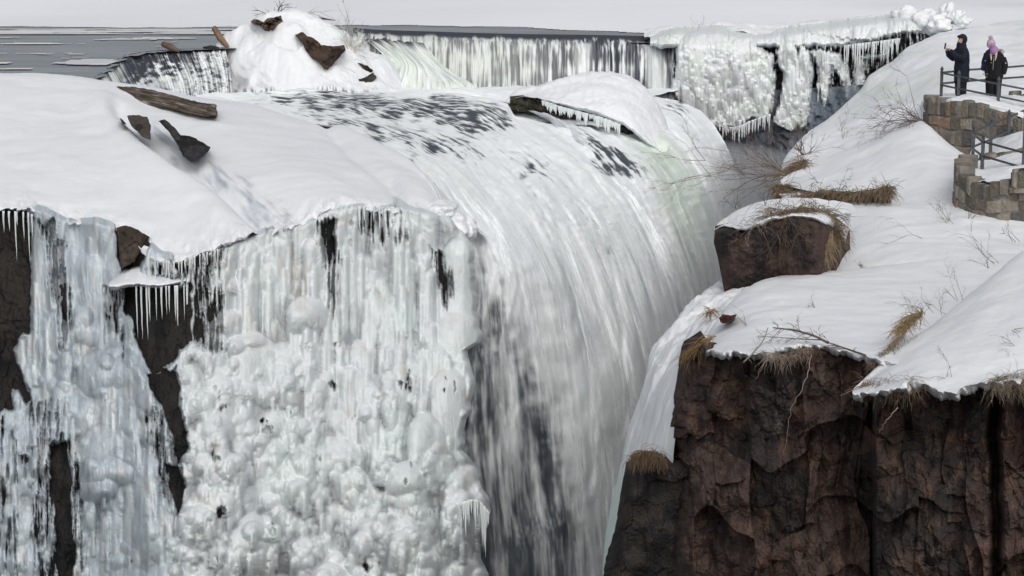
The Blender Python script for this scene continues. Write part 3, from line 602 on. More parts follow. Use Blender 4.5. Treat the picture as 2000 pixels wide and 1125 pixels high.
# ================================================================= snow-capped boulder in the stream
rows = [[(1010, 215, 73.5), (1040, 190, 73.5), (1100, 175, 74), (1200, 160, 74.5), (1280, 200, 74.5), (1310, 270, 73)],
        [(985, 200, 72), (1010, 176, 72), (1060, 165, 72), (1120, 148, 72.4), (1175, 139, 72.6), (1225, 148, 72.6), (1262, 172, 72.4), (1285, 205, 72), (1305, 250, 71.2), (1312, 290, 70.5)],
        [(990, 200, 71.4), (1020, 182, 71.3), (1070, 176, 71.2), (1130, 168, 71.2), (1180, 165, 71.2), (1225, 175, 71.2), (1258, 200, 71), (1280, 235, 70.6), (1298, 268, 70.2), (1308, 292, 70)],
        [(995, 200, 71), (1030, 187, 70.8), (1085, 190, 70.5), (1140, 192, 70.3), (1190, 200, 70), (1225, 215, 69.8), (1250, 238, 69.6), (1270, 262, 69.5), (1290, 282, 69.5), (1306, 296, 69.6)],
        [(997, 196, 70.8), (1030, 188, 70.4), (1085, 200, 70), (1130, 210, 69.8), (1175, 222, 69.5), (1212, 238, 69.3), (1240, 255, 69.1), (1262, 272, 69), (1284, 290, 69), (1302, 304, 69.2)],
        [(998, 200, 71.4), (1030, 192, 71), (1085, 206, 70.8), (1130, 216, 70.6), (1175, 228, 70.3), (1212, 244, 70), (1240, 262, 69.8), (1262, 280, 69.7), (1284, 298, 69.7), (1302, 310, 69.8)]]
G = loft(rows, 240, 150); xx, yy, Y_ = G[..., 0], G[..., 1], G[..., 2]; P = at(xx, yy + 1.5 * fbm(xx * .08, yy * .08, 3, 3), Y_ - 1.3)
BO = thing('snow_capped_boulder', 'large boulder under a smooth thick snow cap standing in the rapids above the fall', 'boulder', pt(1150, 215, 70.5))
grid('snow_cap', snow_bumps(P, .05, 1.2), M['snow'], col=mix(SN, ICE, ss(230, 280, yy)), parent=BO)
rows = [[(996, 188, 71), (1030, 186, 70.9), (1085, 192, 70.7), (1130, 206, 70.4), (1180, 220, 70.2), (1240, 245, 70.2)], [(996, 200, 70.6), (1030, 200, 70.5), (1085, 208, 70.3), (1130, 218, 70.2), (1180, 230, 70.1), (1240, 262, 70)], [(996, 216, 71), (1030, 220, 70.6), (1085, 228, 70.4), (1130, 234, 70.4), (1180, 243, 70.3), (1240, 280, 70.2)]]
G = loft(rows, 150, 40); xx, yy, Y_ = G[..., 0], G[..., 1], G[..., 2]; r1, c1 = rockfield(xx, yy, 16, 3, .25, .8)
grid('boulder_face', at(xx, yy, Y_ - 1.3 - r1 - .1 * fbm(xx * .1, yy * .1, 0, 3)), M['rock'], col=mix([.03, .028, .026], [.06, .058, .045], ss(-.3, .5, c1)), parent=BO)
# tongue of ice that divides the rapids
rows = [[(960, 196, 71.6), (1000, 212, 70.2), (1050, 225, 68.3), (1085, 247, 66.4), (1108, 280, 64.2), (1125, 330, 61.6), (1140, 390, 59.6)],
        [(985, 198, 70.9), (1020, 212, 69.3), (1062, 222, 67.5), (1100, 240, 65.5), (1135, 272, 63.1), (1165, 318, 60.6), (1188, 378, 58.6)],
        [(1000, 206, 71.4), (1035, 218, 70), (1075, 226, 68.4), (1110, 242, 66.6), (1148, 275, 64.4), (1185, 322, 62), (1222, 390, 60)]]
G = loft(rows, 160, 60); xx, yy, Y_ = G[..., 0], G[..., 1], G[..., 2]
tag(grid('ice_tongue', snow_bumps(at(xx, yy, Y_ + .9 - .5 * np.sin(np.linspace(0, math.pi, 60))[:, None] + 3.5 * ss(.55, 1, np.linspace(0, 1, 160))[None, :] + .3 * fbm(xx * .05, yy * .05, 3, 3)), .05, 1.5), M['ice'], col=mix(SN, ICE, ss(230, 300, yy))), 'smooth white ice tongue running down the middle of the rapids below the boulder', 'ice')
# ================================================================= frozen end of the dam: ice columns
NX, NY = 420, 300
u = np.linspace(0, 1, NX)[None, :]; v = np.linspace(0, 1, NY)[:, None]
x = 1270 + (1830 - 1270) * u + 0 * v
tp = ip(x, [(1270, 66), (1320, 52), (1400, 47), (1450, 58), (1500, 60), (1540, 50), (1640, 38), (1740, 28), (1830, 22)])
bt = ip(x, [(1270, 205), (1330, 222), (1370, 248), (1405, 256), (1440, 262), (1470, 246), (1500, 238), (1530, 250), (1560, 262), (1580, 258), (1620, 245), (1700, 200), (1830, 170)])
y = tp + (bt - tp) * v
pxm = 79 / FP
base = 80.3 + .5 * ss(1570, 1610, x) - .9 * ss(0, .25, v) + 1.6 * (1 - ss(0, .12, v)) ** 2 - .6 * ss(1500, 1800, x)
cov = np.zeros(x.shape)
wx = x + 3 * fbm(x * .1, y * .05, 1, 3)
for poly in [[(1325, 80), (1360, 60), (1470, 58), (1480, 90), (1510, 110), (1515, 170), (1508, 215), (1495, 235), (1465, 232), (1440, 258), (1425, 250), (1400, 252), (1375, 246), (1345, 228), (1310, 180)],
             [(1535, 60), (1555, 85), (1562, 130), (1572, 180), (1568, 240), (1545, 262), (1530, 255), (1508, 240), (1525, 190), (1530, 140), (1515, 120), (1520, 80)],
             [(1580, 100), (1600, 95), (1640, 105), (1660, 130), (1665, 180), (1650, 200), (1640, 150), (1625, 130), (1622, 180), (1608, 245), (1600, 180), (1598, 130)],
             [(1560, 60), (1600, 72), (1640, 78), (1700, 82), (1760, 66), (1830, 60), (1830, 20), (1740, 20), (1620, 30), (1540, 45)],
             [(1668, 110), (1730, 104), (1728, 112), (1690, 118), (1690, 180), (1668, 190)], [(1270, 60), (1420, 40), (1420, 62), (1320, 76), (1270, 74)], [(1560, 82), (1580, 100), (1588, 140), (1580, 240), (1560, 262)]]:
    cov = np.maximum(cov, ss(-5, 5, sdpoly(wx, y, poly) + 4 * fbm(x * .25, y * .02, 5, 3)))
vs = fbm(x * .16, y * .02, 2, 4, .65)
cov = np.maximum(cov, .9 * ss(98, 84, y + 6 * perlin(x * .06, 0, 2)) * ss(1720, 1650, x))
cov = np.maximum(cov, ss(-.2, .4, vs) * ss(1575, 1600, x) * .75 * ss(150, 120, y)); cov = np.maximum(cov, ss(.1, .5, vs) * ss(1575, 1600, x) * .75)
ih = .35 * fbm(x * .035, y * .01, 5, 3) + .2 * vs
for (cx, cy, r, L) in [(1445, 66, 34, 4), (1400, 80, 30, 4.5), (1362, 90, 30, 4), (1490, 85, 24, 5), (1552, 70, 20, 3), (1552, 140, 20, 5.5), (1470, 130, 24, 4), (1625, 100, 16, 5), (1590, 50, 30, 1.5), (1690, 45, 40, 1.2), (1770, 40, 40, 1.2), (1640, 60, 26, 1.6)]:
    dx = (x - cx) / r; dy = (y - cy) / r; up_ = 1 - dx * dx - np.minimum(dy, 0) ** 2
    p = np.sqrt(np.clip(up_, 0, 1)) * np.clip(1 - (np.maximum(dy, 0) / L) ** 2, 0, 1) ** .6; ih = np.where(up_ > 0, np.maximum(ih, r * pxm * 1.1 * p), ih)
ih = lumps(ih, x, y, [(70, 8, 16, 2, 6, 1), (500, 4, 8, 2, 8, 1), (900, 2, 4.5, 2, 9, 1)], pxm, None, 3)
ih += .03 * fbm(x * .7, y * .02, 6, 2)
hgt = ih * cov + .3 * cov - .5 * (1 - cov)
Pi = at(x, y, base - hgt * .9)
ci = mix(ICE, [.74, .79, .77], ss(-.2, .5, fbm(x * .03, y * .02, 3, 3))); ci = mix([.42, .44, .47], ci, ss(.1, .8, cov)); ci = mix(ci, [.42, .46, .48], ss(.1, .7, vs) * .35 * ss(.2, .5, v))
k = (hgt > -.25)[:-1, :-1]; fx = x[:-1, :-1]; fv = y[:-1, :-1] 
tag(grid('ice_column', Pi, M['ice'], col=ci, keep=k & (fx < 1517)), 'broad group of frozen columns ending in a ragged icicle fringe beside the flowing curtain', 'ice formation', 'frozen columns on the dam')
tag(grid('ice_column', Pi, M['ice'], col=ci, keep=k & (fx >= 1517) & (fx < 1590)), 'single tall frozen column that swells towards its foot in the middle of the dam', 'ice formation', 'frozen columns on the dam')
tag(grid('ice_column', Pi, M['ice'], col=ci, keep=k & (fx >= 1590)), 'thin separate icicles and ice drapes over grey stone at the right end of the dam', 'ice formation', 'frozen columns on the dam')
dm = thing('dam', 'low dark masonry dam behind the falling water and the frozen columns', 'dam', pt(1300, 170, 82))
xx = np.linspace(700, 1860, 500)[None, :]; yv = np.linspace(0, 1, 120)[:, None]; yy = ip(xx, [(700, 78), (1345, 92), (1400, 70), (1860, 45)]) + yv * 0; yy = yy + (290 - yy) * yv; xx = xx + 0 * yv
by = np.floor(yy / 7); bxx = np.floor(xx / 13 + .5 * (by % 2)); hsh = _g[_h(bxx.astype(int), by.astype(int), np.zeros(xx.shape, int)), 0]
grid('dam_wall', at(xx, yy, 81.1 - .6 * ss(1500, 1860, xx) - .15 * hsh - .1 * fbm(xx * .1, yy * .1)), M['wet_rock'], col=mix(mix([.05, .056, .065], [.13, .15, .17], ss(1350, 1500, xx)), [.24, .24, .245], ss(-.8, .6, hsh) * ss(1400, 1600, xx)), parent=dm)
# heaped snow and ice blocks along the crest
def snowridge(name, rows, nu, nv, lab, amp=.12, sc=1.4, c=None, cat='snow'):
    G = loft(rows, nu, nv); P = snow_bumps(at(G[..., 0], G[..., 1], G[..., 2]), amp, sc)
    return tag(grid(name, P, M['snow'], col=SN if c is None else c), lab, cat)
snowridge('snow_ridge', [[(1258, 72, 86), (1330, 66, 87), (1450, 66, 87), (1600, 60, 86), (1750, 45, 86), (1850, 40, 84)],
    [(1258, 63, 83.5), (1300, 53, 83.5), (1350, 50, 83.5), (1400, 46, 83.5), (1450, 44, 83.5), (1480, 50, 83.5), (1540, 46, 83.5), (1640, 36, 83), (1740, 28, 82.5), (1800, 26, 82), (1850, 24, 80)],
    [(1258, 68, 81.8), (1300, 60, 81.8), (1350, 58, 81.8), (1400, 54, 81.8), (1450, 52, 81.6), (1480, 58, 81.6), (1540, 56, 81.6), (1640, 48, 81.2), (1740, 42, 80.5), (1800, 40, 80), (1850, 36, 79)],
    [(1258, 74, 80.9), (1300, 70, 80.9), (1350, 70, 80.9), (1400, 66, 80.6), (1450, 62, 80.4), (1480, 70, 80.5), (1540, 68, 80.4), (1640, 66, 80), (1740, 62, 79.3), (1800, 58, 79), (1850, 50, 78)],
    [(1258, 77, 81.6), (1300, 75, 81.6), (1350, 75, 81.6), (1400, 72, 81.3), (1450, 68, 81.3), (1480, 76, 81.3), (1540, 75, 81.2), (1640, 74, 80.8), (1740, 70, 80), (1800, 66, 79.6), (1850, 58, 79)]], 420, 60,
    'long ridge of snow and ice heaped along the crest of the dam', .10, 1.2)
# jagged ice blocks at the right end of the ridge
def blob(cx, cy, Y, rx, ry, rz, seed, amp=.25, n=26):
    th, ph = np.meshgrid(np.linspace(0, math.pi, n), np.linspace(0, 2 * math.pi, 2 * n))
    d = np.stack([np.sin(th) * np.cos(ph), np.sin(th) * np.sin(ph), np.cos(th)], -1)
    q = 1 + amp * fbm(d[..., 0] * 1.4 + seed, d[..., 1] * 1.4, d[..., 2] * 1.4, 4)
    return np.array(pt(cx, cy, Y)) + d * q[..., None] * np.array([rx, ry, rz])
for i, (cx, cy, Y, rx, ry, rz, lab) in enumerate([(1775, 34, 80, .62, .5, .42, 'leftmost rounded ice block on the dam crest leaning towards the ridge'), (1808, 44, 79, .6, .6, .45, 'low broad ice block between the tall spike and the ridge'),
        (1850, 28, 78.6, .28, .4, .42, 'tall pointed ice block highest on the dam crest'), (1866, 32, 78.2, .30, .4, .30, 'smaller jagged ice block right beside the tall pointed one'), (1880, 42, 77.8, .32, .4, .22, 'low ice block at the right end of the heap above the photographers'), (1835, 48, 78.3, .5, .5, .35, 'squat ice block in front of the pointed ones')]):
    tag(grid('ice_block', blob(cx, cy, Y, rx, ry, rz, i * 3.7, .38), M['snow'], col=mix(SN, ICE, .5)), lab, 'ice block', 'ice blocks heaped on the dam crest')

# ================================================================= mist hanging in the chasm
me = bpy.data.meshes.new('mist'); bm = bmesh.new()
vs_ = [bm.verts.new(pt(*p)) for p in [(1120, 1050, 62), (1330, 1050, 42), (1560, 700, 60), (1600, 300, 77.5), (1400, 270, 77.5), (1300, 420, 69), (1150, 700, 60), (1440, 300, 66), (1560, 380, 57), (1350, 560, 54), (1120, 760, 52), (1100, 1100, 48), (1100, 1500, 48), (1250, 1500, 43), (1120, 1500, 62), (1600, 1500, 76), (1400, 1500, 78)]]
bmesh.ops.convex_hull(bm, input=vs_); bm.to_mesh(me); bm.free(); mo = link('mist', me); mo['kind'] = 'stuff'
mm = bpy.data.materials.new('mist'); mm.use_nodes = True; N_ = mm.node_tree.nodes; N_.remove(N_['Principled BSDF']); pv = N_.new('ShaderNodeVolumePrincipled')
pv.inputs['Color'].default_value = (.93, .96, 1, 1); pv.inputs['Density'].default_value = .10; mm.node_tree.links.new(pv.outputs[0], N_['Material Output'].inputs['Volume']); me.materials.append(mm)
# ================================================================= right bank: snow slopes
def slope(name, rows, nu, nv, amp=.035, sc=.7, colf=None, post=None, m='snow', lab=None, cat='snow slope', wob=0):
    G = loft(rows, nu, nv); xx, yy, Y_ = G[..., 0], G[..., 1], G[..., 2]
    if wob: yy = yy + wob * 1.3 * fbm(xx * .06, yy * .0, 3, 3) * ss(.7, .9, np.linspace(0, 1, nv))[:, None]
    if wob: yy = yy + (5 + 9 * np.abs(fbm(xx * .011, xx * 0, 8, 3))) * ss(.80, .93, np.linspace(0, 1, nv))[:, None]
    P = at(xx, yy, Y_)
    if wob: P[..., 1] += .25 * fbm(xx * .04, yy * .03, 5, 3) * ss(.6, .85, np.linspace(0, 1, nv))[:, None]
    if post: P = post(P, xx, yy)
    o = grid(name, snow_bumps(P, amp, sc), M[m], col=SN if colf is None else colf(xx, yy))
    return struct(o) if lab is None else tag(o, lab, cat)
# far ice mound behind the two people
slope('ice_slope', [[(1625, 260, 78), (1700, 180, 79), (1760, 110, 80), (1830, 80, 81), (1920, 70, 84), (2100, 50, 84)],
    [(1600, 245, 74), (1622, 228, 74), (1680, 178, 74.5), (1700, 146, 75), (1745, 118, 75.5), (1775, 90, 76), (1830, 66, 76.5), (1900, 55, 78), (1960, 44, 80), (2100, 35, 80)],
    [(1580, 260, 71), (1640, 232, 71), (1700, 190, 71), (1730, 162, 71.5), (1780, 128, 72), (1840, 100, 72.5), (1900, 84, 73), (1980, 74, 74), (2100, 65, 74)],
    [(1570, 275, 68), (1650, 250, 67.5), (1720, 215, 67), (1770, 195, 66.5), (1830, 170, 66), (1900, 150, 66), (1980, 140, 66), (2100, 135, 66)],
    [(1560, 290, 65), (1650, 278, 64), (1720, 255, 63), (1780, 232, 62), (1840, 220, 61), (1910, 215, 60.5), (1980, 210, 60), (2100, 205, 60)],
    [(1560, 330, 62), (1650, 310, 61), (1720, 290, 60), (1780, 262, 59), (1840, 250, 58), (1910, 250, 58), (1980, 250, 58), (2100, 250, 58)]], 260, 200, .10, .5,
    lambda x, y: mix(SN, [.71, .75, .71], .7 * ss(.1, .8, fbm(x * .012, y * .03, 3, 4) + .9 * ss(40, 8, dline(x, y, [(1700, 165), (1760, 175), (1810, 160)])))))
# spur with bare twigs at the edge of the chasm
slope('snow_slope', [[(1545, 360, 63), (1575, 270, 64), (1660, 240, 64), (1760, 230, 63), (1860, 220, 62)],
    [(1525, 345, 61.5), (1532, 310, 61.5), (1556, 278, 61.5), (1585, 262, 61.8), (1650, 243, 61.8), (1700, 218, 61.8), (1760, 205, 61.5), (1860, 195, 61)],
    [(1524, 352, 60), (1545, 322, 60), (1580, 296, 60), (1640, 272, 60), (1700, 246, 60), (1760, 232, 59.5), (1860, 222, 59)],
    [(1526, 362, 58), (1560, 345, 58), (1620, 318, 58), (1680, 290, 57.8), (1740, 262, 57.5), (1790, 250, 57), (1860, 245, 56)],
    [(1530, 385, 56.5), (1570, 372, 56), (1640, 345, 55.5), (1700, 315, 55), (1760, 290, 55), (1800, 270, 55), (1860, 265, 54.5)]], 220, 160, .06, .9)
# middle slope up to the walls
slope('snow_slope', [[(1545, 400, 55), (1620, 330, 56), (1700, 290, 56), (1780, 262, 56), (1850, 290, 53.5), (1950, 345, 51), (2100, 370, 50)],
    [(1520, 372, 52.5), (1528, 352, 52.8), (1560, 330, 53.4), (1620, 306, 54), (1690, 276, 54.2), (1748, 246, 54.2), (1785, 237, 53.8), (1808, 241, 53.2), (1840, 270, 52.2), (1880, 300, 51), (1945, 330, 49.8), (2100, 350, 48)],
    [(1518, 376, 51.5), (1560, 350, 51.8), (1620, 328, 52), (1690, 302, 52), (1750, 274, 52), (1800, 266, 51.8), (1840, 292, 50.6), (1900, 325, 49), (2100, 375, 47)],
    [(1520, 378, 50), (1570, 366, 49.8), (1630, 358, 49.5), (1690, 345, 49.2), (1750, 330, 49), (1810, 325, 48.5), (1860, 345, 47.6), (1910, 365, 46.4), (2100, 395, 45)],
    [(1522, 380, 48.6), (1580, 376, 48.2), (1640, 382, 47.6), (1700, 380, 47.4), (1745, 385, 46.8), (1800, 382, 46.5), (1850, 390, 45.8), (1900, 415, 44.3), (2100, 440, 43)],
    [(1530, 392, 48.4), (1580, 390, 47.6), (1640, 396, 46.8), (1700, 400, 46), (1745, 405, 45.4), (1800, 410, 45), (1850, 420, 44.4), (1900, 445, 43.0), (2100, 480, 41.7)],
    [(1560, 450, 46), (1620, 450, 45), (1680, 450, 44), (1740, 455, 43), (1800, 460, 42.5), (1850, 467, 42), (1900, 484, 41.2), (2100, 510, 40)],
    [(1540, 530, 42), (1600, 530, 41.4), (1680, 520, 41), (1740, 515, 40.5), (1800, 515, 40), (1850, 520, 39.6), (1900, 530, 39), (2100, 545, 38.4)],
    [(1560, 590, 41), (1600, 590, 40.8), (1680, 585, 40.6), (1740, 580, 40.3), (1800, 580, 40), (1850, 580, 39.6), (1900, 580, 39), (2100, 590, 38.4)]], 300, 260, .045, .7)
# front slab above the brown cliff
slope('snow_slope', [[(1380, 640, 38), (1440, 590, 39.5), (1500, 570, 40), (1600, 560, 41), (1720, 560, 42), (1850, 560, 42), (2100, 560, 41)],
    [(1375, 668, 35.6), (1395, 632, 36.4), (1425, 592, 37.6), (1460, 562, 38.4), (1500, 545, 39), (1560, 535, 39.6), (1640, 528, 40), (1720, 520, 40.4), (1800, 508, 40.6), (1880, 498, 40.6), (2100, 490, 40)],
    [(1375, 672, 35), (1410, 636, 35.6), (1450, 600, 36.3), (1500, 575, 37), (1580, 565, 37.4), (1660, 560, 37.7), (1740, 556, 38), (1820, 555, 38), (1900, 560, 37.6), (2100, 560, 37)],
    [(1378, 680, 34.2), (1420, 654, 34.5), (1480, 630, 34.6), (1550, 620, 34.8), (1630, 615, 35), (1710, 615, 35), (1790, 620, 34.8), (1870, 630, 34.4), (2100, 640, 33.5)],
    [(1382, 682, 33.2), (1415, 674, 33), (1450, 676, 32.6), (1500, 678, 32.4), (1560, 668, 32.6), (1630, 672, 32.2), (1700, 688, 31.6), (1760, 700, 31), (1840, 710, 31), (2100, 720, 31)],
    [(1380, 688, 32.9), (1412, 682, 32.3), (1450, 688, 32.0), (1500, 690, 31.8), (1560, 676, 32.2), (1630, 682, 31.7), (1700, 700, 31), (1760, 712, 30.7), (1840, 720, 30.7), (2100, 730, 30.7)],
    [(1380, 694, 33.5), (1412, 688, 32.9), (1450, 694, 32.6), (1500, 696, 32.5), (1560, 682, 32.9), (1630, 688, 32.4), (1700, 706, 31.7), (1760, 716, 31.4), (1840, 724, 31.4), (2100, 740, 31.4)]], 420, 300, .035, .8, wob=5)
# near slab at the lower right
slope('snow_slope', [[(1700, 760, 32.5), (1780, 690, 33.5), (1860, 640, 34.5), (1950, 580, 35.5), (2100, 520, 36.5)],
    [(1672, 756, 30.6), (1700, 728, 30.9), (1740, 694, 31.5), (1790, 655, 32.3), (1848, 612, 33.2), (1900, 570, 34), (1950, 530, 34.6), (2000, 492, 35.2), (2100, 440, 36)],
    [(1668, 760, 30.4), (1720, 726, 30.5), (1780, 688, 30.9), (1850, 648, 31.5), (1920, 600, 32.2), (2000, 560, 32.8), (2100, 520, 33)],
    [(1666, 762, 30), (1730, 740, 29.8), (1800, 715, 29.9), (1870, 695, 30), (1940, 670, 30.2), (2000, 655, 30.2), (2100, 640, 30.2)],
    [(1665, 764, 29.6), (1730, 752, 29.2), (1790, 742, 29.1), (1850, 756, 28.9), (1920, 742, 28.9), (2000, 730, 28.9), (2100, 720, 28.9)],
    [(1665, 768, 29.5), (1730, 760, 29), (1790, 750, 28.9), (1850, 768, 28.7), (1920, 752, 28.7), (2000, 742, 28.7), (2100, 730, 28.7)],
    [(1666, 772, 30.2), (1730, 765, 29.7), (1790, 755, 29.6), (1850, 772, 29.4), (1920, 757, 29.4), (2000, 748, 29.4), (2100, 736, 29.4)]], 320, 240, .03, .9, wob=5)
# steep snow flank going down to the fall
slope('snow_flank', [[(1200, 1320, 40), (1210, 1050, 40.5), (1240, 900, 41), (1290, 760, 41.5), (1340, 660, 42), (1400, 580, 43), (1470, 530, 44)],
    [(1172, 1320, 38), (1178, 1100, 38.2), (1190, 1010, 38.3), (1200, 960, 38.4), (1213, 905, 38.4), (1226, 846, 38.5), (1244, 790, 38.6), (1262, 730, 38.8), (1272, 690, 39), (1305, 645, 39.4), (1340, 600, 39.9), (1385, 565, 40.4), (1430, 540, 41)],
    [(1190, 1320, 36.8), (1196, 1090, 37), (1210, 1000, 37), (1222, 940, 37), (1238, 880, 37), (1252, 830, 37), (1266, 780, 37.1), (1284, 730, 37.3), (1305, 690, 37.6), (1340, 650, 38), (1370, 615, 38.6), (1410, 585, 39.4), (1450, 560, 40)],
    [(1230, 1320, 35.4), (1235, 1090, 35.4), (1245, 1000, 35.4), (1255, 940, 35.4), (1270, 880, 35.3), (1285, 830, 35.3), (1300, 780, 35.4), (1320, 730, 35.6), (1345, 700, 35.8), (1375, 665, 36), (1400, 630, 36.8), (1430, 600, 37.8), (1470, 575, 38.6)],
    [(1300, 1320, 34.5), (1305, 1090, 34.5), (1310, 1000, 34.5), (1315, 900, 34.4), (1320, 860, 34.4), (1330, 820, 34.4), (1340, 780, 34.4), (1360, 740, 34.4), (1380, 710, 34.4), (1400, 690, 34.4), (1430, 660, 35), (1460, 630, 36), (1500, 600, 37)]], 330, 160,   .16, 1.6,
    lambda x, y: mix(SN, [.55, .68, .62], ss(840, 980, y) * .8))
# ================================================================= boulder with a snow cap and its dry grass
xx = np.linspace(0, 1, 220)[None, :]; yy = np.linspace(0, 1, 170)[:, None]
L_ = ip(yy * 200 + 400, [(400, 1397), (440, 1394), (480, 1402), (520, 1408), (560, 1414), (600, 1430)]); R_ = 1660
x = L_ + (R_ - L_) * xx; tb = ip(x, [(1394, 442), (1420, 436), (1450, 442), (1480, 432), (1520, 420), (1560, 416), (1610, 424), (1660, 450)]); y = tb + (600 - tb) * yy
base = 39.0 + 1.5 * (1 - np.sqrt(1 - np.clip((1450 - x) / 58, 0, .9999) ** 2)) + .6 * ss(470, 600, y) - .2 + 3.5 * ss(1570, 1665, x) ** 2
base = base + .9 * (1 - ss(0, .12, yy)) ** 2
r1, c1 = rockfield(x, y, 70, 6, .16, 1.2); r2, c2 = rockfield(x, y, 24, 9, .07, 1)
BD = thing('boulder', 'dark brown boulder with a snow cap and hanging dry roots beside the fall', 'boulder', pt(1500, 560, 39.5))
RB = mix([.032, .028, .028], [.080, .055, .048], ss(-.35, .4, fbm(x * .015, y * .012, 3, 4) + .2 * c1))
grid('rock_face', at(x, y, base - r1 - r2 - .04 * fbm(x * .1, y * .1, 3, 3)), M['rock'], col=RB, parent=BD)
G = loft([[(1420, 440, 42.5), (1500, 420, 43), (1600, 410, 43), (1680, 420, 42)],
          [(1396, 446, 40.9), (1405, 434, 41), (1440, 412, 41.4), (1480, 396, 41.8), (1530, 388, 42), (1590, 388, 42), (1640, 394, 43.5), (1662, 399, 44.6)],
          [(1396, 446, 40.5), (1440, 424, 40.4), (1490, 412, 40.4), (1540, 405, 40.4), (1600, 408, 40.4), (1645, 415, 42.3), (1662, 425, 43.6)],
          [(1397, 446, 40.2), (1420, 438, 39.7), (1450, 444, 39), (1480, 432, 39), (1520, 420, 39.1), (1560, 416, 39.2), (1610, 422, 39.4), (1640, 440, 41.4), (1656, 455, 42.4)],
          [(1398, 449, 40.2), (1420, 442, 39.6), (1450, 449, 38.8), (1480, 440, 38.8), (1520, 428, 38.9), (1560, 424, 39), (1610, 432, 39.2), (1636, 452, 41.3), (1652, 470, 42)],
          [(1400, 452, 40.8), (1420, 446, 40.4), (1450, 453, 39.6), (1480, 445, 39.6), (1520, 433, 39.7), (1560, 429, 39.8), (1610, 438, 40), (1636, 460, 42), (1652, 480, 42.6)]], 200, 120)
grid('snow_cap', snow_bumps(at(G[..., 0], G[..., 1] + 3 * fbm(G[..., 0] * .05, G[..., 1] * .02, 2, 4) * ss(400, 440, G[..., 1]), G[..., 2]), .03, 1.2), M['snow'], col=SN, parent=BD)
# ================================================================= brown cliff
def blocks(x, y, cx, cy, seed):
    wx = x + cx * .35 * fbm(x / cx * .5, y / cy * .35, seed, 3); c = np.floor(wx / cx); h0 = _h(c.astype(int), np.full(x.shape, seed, int), np.zeros(x.shape, int))
    t = y / cy + 7 * _g[h0, 0] + .35 * fbm(x / cx * .8, y / cy * .3, seed + 2, 2); r = np.floor(t); h1 = _h(c.astype(int), r.astype(int), np.full(x.shape, seed + 9, int))
    fx = wx / cx - c - .5; fy = t - r - .5
    return .5 * _g[h1, 0] + .5 * _g[h1, 1] * fx + .5 * _g[h1, 2] * fy + .25 * _g[h0, 1], _g[h1, 2]
def cliff(xl, xr, top, bot, Yf, nx, ny, name, colf, seed=1, amps=(.95, .42, .12), lab=None):
    v = np.linspace(0, 1, ny)[:, None]; u = np.linspace(0, 1, nx)[None, :]
    y0 = 600 + (bot - 600) * v
    x = xl(y0 + 0 * u) ; x = x + (xr - x) * u
    t = top(x); y = t + (bot - t) * v
    xlv = xl(y); x = xlv + (xr - xlv) * u
    y = top(x) + (bot - top(x)) * v
    base = Yf(x, y); e = np.clip(1 - (x - xlv) / 40, 0, .9999); base = base + 2.0 * (1 - np.sqrt(1 - e ** 2))
    h1, c1 = rockfield(x, y, 130, seed, amps[0], 1.7, .35); h2, c2 = rockfield(x, y, 52, seed + 1, amps[1], 1.5, .25); h3, c3 = rockfield(x, y, 20, seed + 2, amps[2], 1.3, .2)
    b1_, bc = blocks(x, y, 105, 150, seed); b2_, bd = blocks(x, y, 42, 60, seed + 3); c1 = .5 * c1 + bc; c2 = .5 * c2 + bd
    h = .55 * h1 + .6 * h2 + h3 + amps[0] * .75 * b1_ + amps[1] * .6 * b2_ + .22 * fbm(x * .013, y * .008, seed, 3) - .05 * (1 - ss(0, .06, np.abs(fbm(x * .012, y * .006, seed + 4, 4)))) + .02 * fbm(x * .2, y * .2, seed, 3)
    h -= 1.0 * np.exp(-((x - 1944 - 8 * fbm(y * .01, y * 0, 3, 3)) / 9) ** 2) + .35 * np.exp(-((x - 1660 - 14 * fbm(y * .01, y * 0, 6, 3)) / 16) ** 2)
    base = base + .7 * (1 - ss(0, 26, y - top(x))) ** 2
    P = at(x, y, base - h)
    o = grid(name, P, M['rock'], col=colf(x, y, c1, c2, c3, h)); return struct(o)
def bcol(x, y, c1, c2, c3, h):
    n1 = fbm(x * .009, y * .005, 4, 4); n2 = fbm(x * .035, y * .025, 9, 4)
    c = mix([.034, .029, .028], [.062, .044, .039], ss(-.35, .45, .8 * n1 + .2 * n2 + .4 * c1 + .35 * c2))
    c = mix(c, [.095, .060, .047], ss(.35, .95, n2 + .4 * n1 + .3 * c2) * .8)
    c = mix(c, [.10, .095, .085], ss(.5, .95, fbm(x * .02, y * .012, 30, 4)) * .6)
    c = mix(c, [.12, .10, .06], ss(.72, 1.0, fbm(x * .06, y * .05, 44, 3)) * .5)
    return c * (1 + .25 * c3[..., None])
topc = lambda x: ip(x, [(1290, 760), (1310, 720), (1330, 672), (1350, 655), (1368, 648), (1385, 668), (1410, 672), (1450, 680), (1500, 676), (1560, 664), (1640, 678), (1700, 690), (1705, 745), (1790, 745), (1850, 755), (1920, 742), (2140, 720)]) + 4 * perlin(x * .05, 0, 0)
cliff(lambda y: ip(y, [(600, 1345), (650, 1338), (700, 1322), (740, 1308), (800, 1300), (860, 1302), (900, 1310), (930, 1318), (1400, 1300)]) + 3 * perlin(y * .06, 1, 0), 2140, topc, 1400, lambda x, y: ip(x, [(1290, 33.6), (1400, 32.6), (1700, 31.4), (1712, 29.9), (2140, 29.4)]) + .25 * np.sin(y * .01) - .4 * ss(900, 1300, y), 700, 560, 'brown_cliff', bcol, 21)
